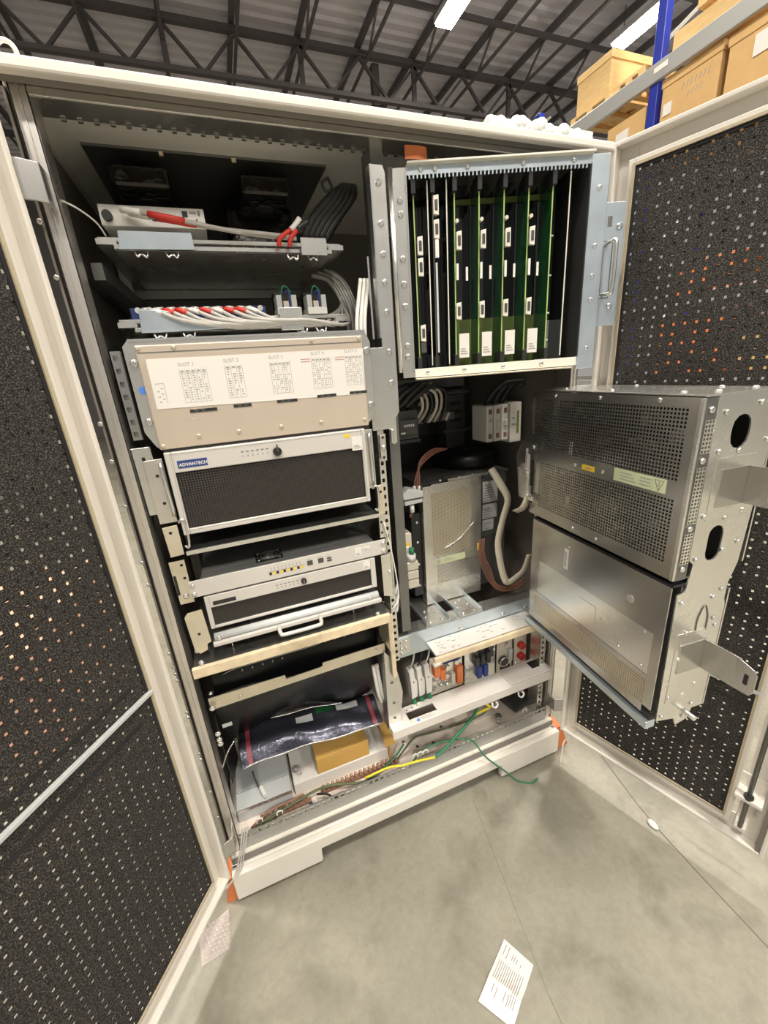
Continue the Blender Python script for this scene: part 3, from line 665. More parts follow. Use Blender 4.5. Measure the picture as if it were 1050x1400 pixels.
part(cb, 'slide_rib', MB().tube(curve([(.546, .042, 1.318), (.547, .040, 1.26), (.548, .042, 1.19)], 4), .0042, 8), 'bright_steel')
screws(cb, [(.063, .050, 1.19), (.063, .050, 1.155), (.060, .050, .912), (.060, .050, .885), (.060, .050, .845), (.058, .050, .665), (.055, .05, .58), (.055, .05, .56), (.055, .05, .545)], '-y', 1.5)
screws(cb, [(.066, .052, .995), (.582, .044, 1.277), (.575, .046, .93)], '-y', 1.3)

s1 = thing('support_shelf', 'dark steel shelf with bright lip under the mesh-front computer', 'shelf', (.32, .2, 1.102))
part(s1, 'shelf_plate', MB().box(.092, .553, .034, .42, 1.104, 1.107), 'zinc_dark')
part(s1, 'front_lip', MB().box(.092, .553, .028, .034, 1.102, 1.112), 'zinc', .001)

# ------------------------------------------------------------------ 1U switch
nw = thing('rack_switch', 'flat silver rack switch with vented lid above the smaller computer', 'network switch', (.32, .04, .992))
part(nw, 'front_panel', MB().box(.079, .565, .036, .041, .993, 1.034), 'silver_bezel', .0008)
part(nw, 'body', MB().box(.103, .540, .041, .34, .995, 1.026), 'zinc_dark')
ld = MB().perf(.105, .538, .05, .25, 120, 9, .0012, .013, 0, .0012)
ld.v = [(p[0], p[2], 1.0268 + p[1]) for p in ld.v]
part(nw, 'vented_lid', ld, 'vent_grey', kind='stuff')
part(nw, 'lid_edge', MB().box(.103, .540, .041, .05, 1.0262, 1.029).box(.103, .540, .25, .34, 1.0262, 1.029), 'vent_grey')
fg = part(nw, 'fan_guard', MB().box(.233, .300, .075, .130, 1.0285, 1.030), 'black_matte')
gu = MB()
for r_ in (.010, .018, .026): gu.tube([(.2665 + r_ * 1.15 * math.cos(a * math.pi / 10), .1025 + r_ * .9 * math.sin(a * math.pi / 10), 1.0325) for a in range(21)], .0008, 5)
gu.bar((.24, .08, 1.0325), (.293, .125, 1.0325), .0015, .0015).bar((.24, .125, 1.0325), (.293, .08, 1.0325), .0015, .0015)
part(fg, 'wire_rings', gu, 'zinc')
screws(nw, [(.24, .082, 1.030), (.292, .082, 1.030), (.24, .123, 1.030), (.292, .123, 1.030)], '+z', .7)
screws(nw, [(.087, .036, 1.024), (.087, .036, 1.002), (.557, .036, 1.024), (.557, .036, 1.002)], '-y', 1.1)
for k in range(10):
    part(nw, 'port', MB().box(.258 + k * .0085, .264 + k * .0085, .0354, .0364, 1.006, 1.013), 'yellow' if k % 2 else 'black_plastic')
part(nw, 'print', MB().box(.256, .345, .0356, .0362, 1.0138, 1.0148), 'ink')
for k in range(9): part(nw, 'print', MB().box(.262 + k * .009, .2635 + k * .009, .0356, .0362, 1.018, 1.026), 'ink_faint')
for (x0, x1, z0, z1) in ((.352, .366, 1.009, 1.022), (.380, .394, 1.009, 1.022), (.403, .415, 1.008, 1.013), (.403, .415, 1.015, 1.019)):
    part(nw, 'port', MB().box(x0, x1, .0352, .0364, z0, z1), 'dark_grey')
part(nw, 'print', MB().box(.352, .362, .0356, .0362, 1.025, 1.027).box(.380, .390, .0356, .0362, 1.025, 1.027).box(.403, .411, .0356, .0362, 1.022, 1.024), 'ink_faint')
sticker(nw, .478, .496, 1.003, 1.027, .036); sticker(nw, .501, .520, 1.017, 1.026, .036)

# ------------------------------------------------------------------ smaller computer and slide drawer
c2 = thing('small_computer', 'low silver rack computer with long black grille under the switch', 'computer', (.317, .04, .90))
part(c2, 'chassis', MB().box(.110, .525, .052, .42, .905, .985), 'zinc_dark')
part(c2, 'bezel', MB().ring(.103, .531, .900, .988, (.010, .014, .006, .031), .036, .052), 'silver_bezel', .0015)
perf_grille(c2, .113, .517, .906, .957, .042, 70, 9, .0034)
part(c2, 'name_plate', MB().box(.120, .172, .0353, .0362, .9625, .9725), 'black_plastic')
k2 = part(c2, 'key_lock', MB().cyl((.337, .036, .972), (.337, .028, .972), .007, 16), 'black_plastic'); part(k2, 'slot_mark', MB().box(.3365, .3375, .0275, .0282, .968, .976), 'zinc')
for k in range(6): part(c2, 'indicator', MB().box(.268 + k * .010, .274 + k * .010, .0355, .0362, .9745, .9765), 'ink'); 
for k in range(6): part(c2, 'print', MB().box(.270 + k * .010, .273 + k * .010, .0355, .0362, .966, .970), 'ink_faint')
sticker(c2, .496, .516, .960, .984, .036)
dr = thing('slide_drawer', 'steel slide drawer with rounded front and wire handle under the small computer', 'drawer', (.317, .03, .868))
part(dr, 'tray', MB().box(.103, .531, .02, .40, .872, .878), 'zinc')
part(dr, 'rounded_front', MB().cyl((.108, .022, .886), (.526, .022, .886), .0095, 14), 'light_grey')
part(dr, 'front_bar', MB().box(.103, .531, .006, .016, .868, .879), 'silver_bezel', .002)
part(dr, 'handle', MB().tube(curve([(.256, .008, .876), (.258, -.018, .872), (.270, -.024, .871), (.345, -.024, .871), (.358, -.018, .872), (.360, .008, .876)], 5), .0048, 10), 'silver_bezel')
screws(dr, [(.118, .013, .886), (.50, .013, .886)], '-y', 1.0)

sf = thing('wood_edged_shelf', 'steel shelf with pale wooden front edge below the drawer', 'shelf', (.30, .15, .800))
part(sf, 'plate', MB().box(.048, .546, .006, .38, .822, .826), 'zinc_cover')
part(sf, 'wood_edge', MB().box(.046, .548, -.004, .008, .803, .830), 'wood_edge', .002)
part(sf, 'side_flange', MB().box(.544, .548, .006, .10, .70, .822), 'zinc_yellow')
screws(sf, [(.066, .022, .826), (.52, .022, .826)], '+z', 1.4)
for x in (.14, .46): part(sf, 'pin', MB().cyl((x, .05, .826), (x, .05, .848), .002, 8), 'bright_steel')

bpz = thing('black_back_plate', 'black steel plate with row of slots behind the notched bar', 'plate', (.3, .14, .66))
part(bpz, 'plate', MB().box(.062, .540, .130, .134, .60, .80), 'black_gloss')
part(bpz, 'edge_rim', MB().tube(curve([(.09, .126, .70), (.14, .126, .708), (.35, .126, .708), (.36, .126, .72)], 4), .0016, 6), 'bright_steel')
for k in range(5): part(bpz, 'slot', MB().box(.14 + k * .028, .143 + k * .028, .1290, .1305, .690, .697), 'white_plastic')
for k in range(6): part(bpz, 'slot', MB().box(.40 + k * .022, .403 + k * .022, .1290, .1305, .745, .750), 'white_plastic')
for k in range(4): part(bpz, 'slot', MB().box(.38 + k * .03, .384 + k * .03, .1290, .1305, .705, .712), 'white_plastic')
part(bpz, 'hinge_pin', MB().box(.503, .507, .12, .130, .715, .76).box(.503, .520, .12, .13, .722, .726), 'bright_steel')
nb = thing('notched_bar', 'galvanised cross bar with stepped notch in its top edge', 'bar', (.3, .06, .652))
part(nb, 'bar', MB().prism([(.052, .652), (.545, .662), (.545, .694), (.356, .692), (.354, .680), (.252, .676), (.250, .690), (.052, .690)], 'y', .058, .061), 'zinc_yellow', .0008)
screws(nb, [(.13, .058, .668), (.515, .058, .681)], '-y', 1.0)
screws(cb, [(.060, .07, .695), (.548, .07, .698)], '+z', 1.2)

# ------------------------------------------------------------------ swing-out card cage (local x along its front, -y towards the viewer)
CG = (.65, .05, 1.43); CA = -18.2
cg = thing('card_cage', 'bluish galvanised card cage swung out at the upper right', 'card cage', CG, CA)
part(cg, 'frame_left', MB().box(.0, .029, .0, .003, 1.437, 1.858).box(.026, .029, -.004, .003, 1.445, 1.85), 'zinc', .0008)
part(cg, 'frame_right', MB().box(.428, .470, .0, .003, 1.428, 1.860).box(.428, .431, -.004, .003, 1.445, 1.845), 'zinc_blue', .0008)
part(cg, 'frame_top', MB().box(.029, .428, .0, .003, 1.843, 1.862), 'zinc_blue', .0008)
part(cg, 'top_flange', MB().box(.030, .431, -.012, .002, 1.860, 1.864), 'seam_white', .0008)
part(cg, 'frame_bottom', MB().box(.029, .428, .0, .003, 1.436, 1.456), 'seam_white', .0008)
part(cg, 'bottom_flange', MB().box(.028, .408, -.022, .0, 1.431, 1.4345), 'zinc_yellow', .0008)
part(cg, 'side_plate', MB().box(.026, .029, .003, .100, 1.437, 1.858), 'zinc_dark')
part(cg, 'side_plate', MB().box(.428, .431, .003, .100, 1.437, 1.858), 'zinc_dark')
part(cg, 'top_plate', MB().box(.029, .428, .01, .100, 1.852, 1.855), 'zinc_dark')
part(cg, 'bottom_plate', MB().box(.029, .428, .01, .100, 1.440, 1.443), 'zinc_dark')
part(cg, 'backplane', MB().box(.030, .427, .092, .096, 1.440, 1.857), 'pcb_black', label='glossy black backplane')
part(cg, 'backplane_connector', MB().box(.12, .36, .085, .0918, 1.812, 1.822), 'olive_green')
part(cg, 'painted_reflection', MB().box(.13, .352, .088, .0915, 1.445, 1.566), 'olive_green', label='olive reflection painted low on the backplane'); part(cg, 'painted_reflection', MB().box(.358, .392, .088, .0915, 1.445, 1.55), 'light_grey')  # coloured panels standing in for the hall reflected in the glossy backplane
tt = MB()
for i in range(46): tt.box(.034 + i * .0085, .037 + i * .0085, -.001, .003, 1.836, 1.843)
part(cg, 'guide_teeth', tt, 'zinc_blue')
ear = part(cg, 'ear_plate', MB().prism([(.466, 1.775), (.520, 1.775), (.522, 1.70), (.520, 1.522), (.470, 1.522)], 'y', .012, .015), 'zinc_blue', .001)
part(ear, 'handle', MB().tube(curve([(.483, .012, 1.692), (.484, -.010, 1.694), (.489, -.018, 1.686), (.489, -.018, 1.598), (.484, -.010, 1.588), (.483, .012, 1.590)], 5), .0045, 10), 'zinc')
part(ear, 'handle_recess', MB().ring(.475, .499, 1.582, 1.700, (.002, .002, .002, .002), .0112, .0122), 'zinc_dark')
part(ear, 'slot', MB().box(.482, .492, .0115, .0125, 1.728, 1.748), 'zinc_dark')
screws(cg, [(.510, .012, 1.728), (.503, .012, 1.565)], '-y', 1.3)
screws(cg, [(.013, .0, z) for z in (1.80, 1.775, 1.69, 1.64, 1.595, 1.51, 1.485)], '-y', 1.3)
screws(cg, [(.45, .0, z) for z in (1.80, 1.69, 1.63, 1.58, 1.475)], '-y', .9)
screws(cg, [(.06, .0, 1.852), (.09, .0, 1.852), (.16, .0, 1.852), (.28, .0, 1.852), (.39, .0, 1.852), (.06, .0, 1.447), (.15, .0, 1.447), (.245, .0, 1.447), (.34, .0, 1.447)], '-y', 1.0)

def card(lx, kind, label):
    t = thing('circuit_card', label, 'circuit board', (CG[0] + lx * math.cos(R(CA)), CG[1] + lx * math.sin(R(CA)), 1.456), CA, group='cards plugged into the card cage')
    m = {'g': 'pcb', 'k': 'pcb_black', 'w': 'pcb_black'}[kind]
    part(t, 'board', MB().box(-.001, .0008, .016, .084, 1.458, 1.842), m)
    part(t, 'board_edge', MB().box(-.0013, .0011, .0145, .0162, 1.462, 1.838), 'pcb_edge' if kind == 'g' else ('seam_white' if kind == 'w' else 'zinc_dark'))
    return t
def dsub(t, z, x=.004):
    s = part(t, 'connector', MB().prism([(x - .006, z - .017), (x + .006, z - .019), (x + .006, z + .019), (x - .006, z + .017)], 'y', .006, .012), 'seam_white', .001)
    part(s, 'socket', MB().box(x - .003, x + .0035, .0045, .0065, z - .010, z + .010), 'dark_grey', .001)
    part(s, 'body', MB().box(x - .005, x + .005, .012, .028, z - .015, z + .015), 'light_grey')
def ejectors(t):
    part(t, 'guide', MB().box(-.006, .004, .004, .05, 1.812, 1.8425), 'black_plastic', .001)
    part(t, 'guide', MB().box(-.006, .004, .004, .05, 1.4575, 1.482), 'black_plastic', .001)
k = card(.044, 'g', 'leftmost card, pale edge with two sockets at mid height')
ejectors(k); dsub(k, 1.715, .010); dsub(k, 1.673, .010); dsub(k, 1.535, .010); part(k, 'socket', MB().box(.004, .016, .006, .02, 1.492, 1.515), 'dark_grey')
k = card(.075, 'w', 'thin bare card with white edge right of the leftmost card')
k = card(.086, 'k', 'dark card with two tall white sockets near its top')
ejectors(k); dsub(k, 1.79, .006); dsub(k, 1.745, .006); part(k, 'front_strip', MB().box(.002, .010, .006, .012, 1.69, 1.725), 'white_plastic'); part(k, 'front_strip', MB().box(.002, .006, .006, .012, 1.49, 1.68), 'light_grey')
k = card(.117, 'w', 'thin dark card with white edge left of the four green cards')
for i, x in enumerate((.134, .189, .245, .300)):
    k = card(x, 'g', ['first', 'second', 'third', 'fourth'][i] + ' from the left of four green cards with white stickers')
    ejectors(k); dsub(k, 1.72, .008); dsub(k, 1.577, .006)
    part(k, 'test_knob', MB().cyl((.004, .006, 1.758), (.004, .016, 1.758), .004, 10), 'beige_plastic')
    part(k, 'front_strip', MB().box(.001, .006, .006, .010, 1.642, 1.675), 'white_plastic')
    part(k, 'chip_label', MB().box(.026, .031, .02, .021, 1.642, 1.670), 'white_plastic')
    sticker(k, .006, .030, 1.474, 1.528, .008)
k = card(.3535, 'g', 'rightmost green card, bright bare green edge without sockets')
ejectors(k)
for z in (1.72, 1.64, 1.56, 1.50): part(k, 'pin', MB().cyl((.001, .02, z), (.008, .02, z), .002, 8), 'light_grey')
k = card(.392, 'w', 'black blank card at the right end of the cage')

# ------------------------------------------------------------------ swing frame with two power modules (local x towards the viewer)
SW = (1.041, .05, .64); SA = -95.3
sw = thing('swing_frame', 'galvanised swing frame end plate with cut-outs and two latch brackets', 'swing frame', SW, SA)
def hole_plate(par, name, outline, holes, x0, x1, m):
    # plate in yz built with real openings via curve fill
    c = bpy.data.curves.new('o', 'CURVE'); c.dimensions = '2D'; c.fill_mode = 'BOTH'; c.extrude = (x1 - x0) / 2
    for poly in [outline] + holes:
        s = c.splines.new('POLY'); s.points.add(len(poly) - 1); s.use_cyclic_u = True
        for i, p in enumerate(poly): s.points[i].co = (p[0], p[1], 0, 1)
    t = bpy.data.objects.new('o', c); COL.objects.link(t)
    me = bpy.data.meshes.new_from_object(t.evaluated_get(bpy.context.evaluated_depsgraph_get())); bpy.data.objects.remove(t)
    me.name = name; me.materials.clear(); me.materials.append(MATS[m]); of = OFF[par]
    for v in me.vertices: a = v.co.copy(); v.co = ((x0 + x1) / 2 + a.z - of[0], a.x - of[1], a.y - of[2])
    o = bpy.data.objects.new(name, me); COL.objects.link(o); o.parent = par; OFF[o] = of; return o
def stadium(y0, y1, z0, z1, n=6):
    r = (y1 - y0) / 2; c = (y0 + y1) / 2
    return [(c + r * math.cos(math.pi * i / n), z1 - r + r * math.sin(math.pi * i / n)) for i in range(n + 1)] + [(c - r * math.cos(math.pi * i / n), z0 + r - r * math.sin(math.pi * i / n)) for i in range(n + 1)]
out = [(.030, 1.374), (.172, 1.374), (.176, 1.27), (.165, 1.03), (.150, .985), (.150, .95), (.156, .93), (.156, .66), (.125, .66), (.118, .632), (.085, .622), (.075, .645), (.022, .655), (.016, .985), (.036, .990), (.042, 1.05), (.030, 1.06)]
hole_plate(sw, 'end_plate', out, [stadium(.072, .117, 1.276, 1.338), stadium(.068, .106, 1.050, 1.126)], .484, .487, 'zinc')
part(sw, 'plate_patch', MB().box(.487, .4885, .050, .150, 1.14, 1.262), 'zinc', .0006)
part(sw, 'plate_patch', MB().box(.487, .4885, .038, .118, .70, .885), 'zinc', .0006)
part(sw, 'arch_outline', MB().tube(curve([(.488, .085, .885), (.488, .085, .915), (.488, .098, .945), (.488, .112, .915), (.488, .113, .88)], 4), .0012, 6), 'zinc_dark')
for nm, y0, zc in (('upper', .065, 1.200), ('lower', .050, .815)):
    lb = part(sw, 'latch_bracket', MB().box(.487, .490, y0, y0 + .075, zc - .035, zc + .04).prism([(.487, y0 + .072), (.490, y0 + .068), (.560, y0 + .072), (.560, y0 + .075)], 'z', zc - .035, zc + .04), 'zinc_cover', .001)
    tip = part(lb, 'bracket_tip', MB().prism([(.552, zc + .04), (.585, zc + .03), (.592, zc + .02), (.592, zc - .02), (.585, zc - .032), (.552, zc - .035)], 'y', y0 + .071, y0 + .0745), 'zinc_cover', .002)
    part(tip, 'keyhole', MB().box(.570, .580, y0 + .0700, y0 + .0755, zc - .012, zc + .014), 'black_matte', .003)
part(sw, 'rear_flange', MB().box(.40, .487, .176, .180, 1.03, 1.374), 'zinc'); part(sw, 'rear_flange', MB().box(.40, .487, .158, .162, .66, .97), 'zinc')
part(sw, 'top_plate', MB().box(.0, .487, .004, .178, 1.374, 1.378), 'zinc', .001)
part(sw, 'hinge_strip', MB().box(-.004, .006, .03, .07, .65, 1.378), 'zinc')
part(sw, 'stud', MB().cyl((.485, .10, .662), (.515, .10, .662), .006, 10), 'bright_steel'); part(sw, 'stud', MB().cyl((.485, .085, .71), (.489, .085, .71), .008, 12), 'bright_steel')
screws(sw, [(.488, y, z) for (y, z) in ((.05, 1.345), (.13, 1.355), (.155, 1.35), (.05, 1.275), (.098, 1.272), (.165, 1.285), (.045, 1.15), (.10, 1.14), (.14, 1.15), (.045, 1.06), (.11, 1.07), (.15, 1.08), (.03, .965), (.115, .96), (.135, .975), (.06, .885), (.13, .905), (.14, .885), (.05, .82), (.045, .715), (.115, .735), (.12, .675), (.035, .665), (.10, .645))], '+x', 1.0)
screws(sw, [(x, y, 1.378) for (x, y) in ((.1, .03), (.25, .03), (.42, .03), (.46, .06), (.2, .15), (.4, .15), (.46, .15))], '+z', 1.2)

up = thing('perforated_power_module', 'upper power module with perforated steel cover on the swing frame', 'power module', (SW[0], SW[1], 1.018), SA)
# cover: solid border + perforated fields
z0, z1, x1 = 1.020, 1.373, .484
part(up, 'cover', MB().box(.0, x1, -.001, .0015, 1.355, z1).box(.0, .012, -.001, .0015, 1.255, 1.355).box(.460, x1, -.001, .0015, z0, 1.355)
     .box(.0, .460, -.001, .0015, 1.184, 1.219).box(.025, .050, -.001, .0015, 1.05, 1.184).box(.012, .460, -.001, .0015, z0, 1.050).box(.012, .30, -.001, .0015, 1.219, 1.222), 'zinc_cover')
part(up, 'perforated_sheet', MB().perf(.012, .460, 1.219, 1.355, 60, 18, .0046, .0046, -.0005, .001), 'zinc_cover', kind='stuff')
part(up, 'perforated_sheet', MB().perf(.050, .460, 1.050, 1.184, 55, 18, .0046, .0046, -.0005, .001), 'zinc_cover', kind='stuff')
part(up, 'corner_strip', MB().box(.478, .486, -.003, .004, z0, z1), 'zinc', .001)
sv = MB()
for (a, b, n) in ((1.275, 1.335, 8), (1.14, 1.25, 15), (1.055, 1.12, 9)):
    q = MB().perf(.006, .028, a, b, 3, n, .0042, .0042, 0, .001); sv.add([(.4862 + p[1], p[0], p[2]) for p in q.v], q.f)
part(up, 'vent_strip', sv, 'zinc', kind='stuff')
part(up, 'end_strip', MB().box(.485, .4862, .002, .030, z0, z1), 'zinc_dark')
part(up, 'bottom_plate', MB().box(.0, x1, .002, .15, z0, z0 + .003), 'zinc_dark'); part(up, 'rear_cover', MB().box(.0, x1, .150, .153, z0, z1 - .004), 'zinc_dark')
for (a, b, c, d, m) in ((.04, .44, 1.08, 1.17, 'pcb'), (.03, .44, 1.235, 1.345, 'pcb_black')):
    bo = part(up, 'inner_board', MB().box(a, b, .070, .073, c, d), m)
    for i in range(16):
        x = random.uniform(a + .02, b - .03); z = random.uniform(c + .01, d - .02); s = random.uniform(.008, .02)
        part(bo, 'component', MB().box(x, x + s, .048 - s, .070, z, z + s * random.uniform(.6, 1.4)), random.choice(['beige_plastic', 'light_grey', 'zinc', 'black_plastic', 'copper_brown', 'olive_green']), .001)
wl = part(up, 'warning_label', MB().box(.313, .440, -.002, -.001, 1.190, 1.218), 'label_green', label='pale green warning label')
tri = MB().tube([(.425, -.0022, 1.1935), (.4355, -.0022, 1.2145), (.4145, -.0022, 1.2145), (.425, -.0022, 1.1935)], .0007, 4).box(.4244, .4256, -.0025, -.002, 1.2005, 1.2115)
part(wl, 'warning_triangle', tri, 'ink'); pr = MB().box(.410, .4106, -.0024, -.002, 1.192, 1.216)
for i in range(3):
    pr.box(.380, .407, -.0024, -.002, 1.196 + i * .007, 1.1985 + i * .007); pr.box(.330, .372 - i * .006, -.0024, -.002, 1.196 + i * .007, 1.198 + i * .007)
part(wl, 'print', pr, 'ink_faint')
yl = part(up, 'orange_sticker', MB().box(.215, .255, -.002, -.001, 1.1945, 1.207), 'yellow', label='small yellow hazard sticker'); part(yl, 'print', MB().box(.225, .245, -.0024, -.002, 1.199, 1.203), 'ink_red')
screws(up, [(.19, -.001, 1.201), (.28, -.001, 1.201), (.20, -.001, 1.034), (.28, -.001, 1.034), (.10, -.001, 1.365), (.25, -.001, 1.365), (.40, -.001, 1.366)], '-y', .9)
screws(up, [(.4865, .015, z) for z in (1.352, 1.262, 1.13, 1.045)], '+x', 1.2)
# clear plastic connector guard at the hinge side
gd = thing('connector_guard', 'clear plastic guard with labels at the hinge edge of the perforated module', 'guard', (SW[0], SW[1], 1.05), SA)
part(gd, 'clear_plate', MB().prism([(-.05, 1.185), (-.02, 1.235), (.045, 1.235), (.045, 1.215), (.022, 1.21), (.022, 1.085), (.045, 1.08), (.045, 1.06), (-.03, 1.06)], 'y', -.012, -.0095), 'clear', .001)
for (a, b, c, d) in ((.0, .010, 1.15, 1.215), (.012, .018, 1.15, 1.20), (.006, .016, 1.08, 1.14)):
    s = part(gd, 'label_strip', MB().box(a, b, -.0130, -.0122, c, d), 'paper'); part(s, 'print', MB().box(a + .003, b - .002, -.0134, -.0131, c + .008, d - .008), 'ink_faint')
screws(gd, [(.035, -.012, 1.224), (.035, -.012, 1.07), (.015, -.012, 1.075), (.012, -.012, 1.145)], '-y', 1.3)

lo = thing('solid_power_module', 'lower power module with smooth grey cover and bottom vent on the swing frame', 'power module', (SW[0], SW[1], .645), SA)
part(lo, 'cover', MB().box(.030, .484, .002, .005, .880, 1.003).box(.030, .070, .002, .005, .765, .880).box(.462, .484, .002, .005, .690, .880).box(.030, .462, .002, .005, .757, .772).box(.030, .462, .002, .005, .668, .692).box(.030, .055, .002, .005, .692, .757), 'zinc_cover', .0006)
part(lo, 'inset_panel', MB().box(.070, .462, .003, .005, .772, .880), 'zinc')
part(lo, 'vent_field', MB().perf(.055, .462, .692, .757, 68, 9, .0042, .0042, .002, .0035), 'zinc_yellow', kind='stuff')
part(lo, 'vent_backing', MB().box(.055, .462, .02, .022, .69, .76), 'zinc_dark')
part(lo, 'body', MB().box(.035, .482, .03, .150, .668, 1.000), 'zinc_dark')
part(lo, 'top_gap', MB().box(.03, .484, .006, .15, 1.003, 1.008), 'black_matte')
part(lo, 'bottom_gap', MB().box(.04, .484, .004, .02, .660, .668), 'black_matte')
part(lo, 'support_rail', MB().box(.025, .486, -.006, .02, .640, .660), 'zinc_blue', .001)
s = part(lo, 'barcode_label', MB().box(.175, .190, .0012, .002, .905, .965), 'paper'); part(s, 'print', MB().box(.179, .184, .0008, .0012, .912, .955), 'ink_faint')
part(lo, 'emboss', MB().box(.24, .30, .002, .0031, .80, .85), 'zinc'); part(lo, 'emboss', MB().cyl((.395, .0005, .93), (.395, .003, .93), .010, 14), 'zinc_worn')
screws(lo, [(.085, .003, .872), (.085, .003, .785), (.20, .003, .872), (.32, .003, .83), (.38, .003, .79), (.44, .003, .872), (.445, .003, .785), (.19, .003, .975)], '-y', .8)

# ------------------------------------------------------------------ right bay, middle: drive unit and wiring
bm = thing('cross_beam', 'galvanised cross beam under the perforated drive unit', 'beam', (.84, .15, .60))
part(bm, 'front_face', MB().box(.592, 1.125, .084, .088, .600, .678), 'zinc_blue', .001)
part(bm, 'top_flange', MB().box(.592, 1.125, .088, .14, .675, .678), 'zinc')
part(bm, 'top_flange', MB().box(.62, 1.125, .30, .36, .675, .678), 'zinc')
part(bm, 'bolt_plate', MB().box(.594, .635, .080, .084, .615, .672), 'zinc', .001)
screws(bm, [(.606, .080, .66), (.622, .080, .66), (.606, .080, .64), (.622, .080, .637), (.606, .080, .62)], '-y', 1.0)
screws(bm, [(.82, .084, .642), (.985, .084, .645), (1.08, .084, .648)], '-y', 1.4)
for i, x in enumerate((.702, .823)):
    ft = thing('foot_plate', ['left flanged foot plate bolted on the cross beam', 'right flanged foot plate bolted on the cross beam'][i], 'bracket', (x + .045, .13, .678), group='foot plates of the drive unit')
    part(ft, 'plate', MB().box(x, x + .088, .092, .31, .6785, .6815), 'zinc', .0008)
    for dx in (0, .082): part(ft, 'flange', MB().box(x + dx, x + dx + .003, .092, .31, .6815, .693), 'zinc_blue', .0006)
    screws(ft, [(x + .02, .105, .6815), (x + .062, .105, .6815), (x + .02, .14, .6815), (x + .06, .145, .6815), (x + .03, .17, .6815), (x + .05, .18, .6815)], '+z', 1.1)
du = thing('drive_unit', 'drive unit with perforated steel cover standing in the right bay', 'drive unit', (.88, .30, .7035))
part(du, 'body', MB().box(.745, 1.075, .195, .50, .7045, 1.125), 'dark_grey', .002)
part(du, 'top_cover', MB().box(.74, 1.08, .19, .36, 1.125, 1.130), 'zinc_dark')
cv = MB().box(.735, .765, .160, .163, .706, 1.128).box(.905, .950, .160, .163, .886, 1.133).box(.765, .905, .160, .163, 1.102, 1.132)
cv.box(.765, .950, .160, .163, .848, .886).box(.765, .779, .160, .163, .706, .848).box(.779, .950, .160, .163, .706, .778).box(.735, .738, .163, .195, .706, 1.128)
part(du, 'front_cover', cv, 'zinc', .0006)
part(du, 'perforated_sheet', MB().perf(.765, .905, .886, 1.102, 26, 40, .0028, .0028, .160, .1612), 'zinc_yellow', kind='stuff')
part(du, 'vent_slots', MB().perf(.779, .950, .778, .848, 34, 10, .0026, .0040, .160, .1612), 'zinc', kind='stuff')
gl = part(du, 'warning_label', MB().box(.777, .886, .1590, .1598, .851, .874), 'label_green', label='pale green warning label')
part(gl, 'print', MB().tube([(.783, .1588, .855), (.797, .1588, .855), (.790, .1588, .868), (.783, .1588, .855)], .0007, 4).box(.803, .845, .1586, .159, .858, .860).box(.803, .835, .1586, .159, .864, .866), 'ink_faint')
part(du, 'yellow_tag', MB().box(.935, .945, .159, .160, .868, .895), 'yellow')
part(du, 'left_heatsink', MB().box(.700, .733, .18, .40, .74, 1.04), 'black_plastic', .002)
screws(du, [(.718, .178, z) for z in (.78, .86, .94, 1.01)], '-y', 1.0)
dp = part(du, 'side_panel', MB().box(.953, 1.060, .188, .194, .90, 1.125), 'zinc_dark', .001)
for (a, b, c, d) in ((.975, 1.035, 1.026, 1.100), (.975, 1.033, .966, 1.018), (.975, 1.020, .922, .962)):
    s = part(dp, 'type_label', MB().box(a, b, .1872, .188, c, d), 'light_grey'); q = MB()
    for k in range(int((d - c) / .009) - 1): q.box(a + .004, b - random.uniform(.008, .03), .1868, .1872, c + .005 + k * .009, c + .0075 + k * .009)
    part(s, 'print', q, 'ink')
    if c == .966: text(s, 'lettering', 'CE', .020, (.979, .1866, .995), 'ink')
part(du, 'top_lip', MB().box(.83, .98, .165, .195, 1.131, 1.140), 'zinc', .001)
part(du, 'bracket_arm', MB().tube(curve([(.80, .157, .905), (.86, .155, .93), (.92, .15, .985)], 5), .0022, 6), 'bright_steel')
part(du, 'clamp', MB().box(.775, .784, .150, .160, .87, .878).box(.775, .784, .150, .160, .742, .75), 'bright_steel')
screws(du, [(.750, .160, 1.115), (.80, .165, 1.14), (.87, .165, 1.14), (.92, .165, 1.14)], '-y', .9)
du.location += Vector((.022, .035, -.021))
fn = thing('blower', 'round glossy black blower on top of the drive unit', 'fan', (1.03, .36, 1.130))
part(fn, 'housing', MB().tube([(1.02, .36, 1.131), (1.02, .36, 1.175), (1.02, .36, 1.185)], [.118, .118, .10], 28), 'black_gloss')
part(fn, 'hub', MB().cyl((1.02, .36, 1.185), (1.02, .36, 1.193), .04, 20), 'black_plastic')
part(fn, 'tag', MB().box(.965, .985, .262, .264, 1.165, 1.176), 'paper')
fn.location += Vector((.022, .035, -.021))
def strip(pts, wd, th=.0012):
    c = curve(pts, 6); m = MB(); vs = []
    for i, p in enumerate(c):
        d = (c[min(i + 1, len(c) - 1)] - c[max(i - 1, 0)]).normalized(); x = d.cross(Vector((0, -1, 0))).normalized() * (wd / 2)
        vs += [p - x, p + x, p + x + Vector((0, th, 0)), p - x + Vector((0, th, 0))]
    n = len(c); fs = []
    for i in range(n - 1):
        for j in range(4): fs.append((4 * i + j, 4 * i + (j + 1) % 4, 4 * i + 4 + (j + 1) % 4, 4 * i + 4 + j))
    return m.add(vs, fs + [(3, 2, 1, 0), (4 * n - 4, 4 * n - 3, 4 * n - 2, 4 * n - 1)], True)
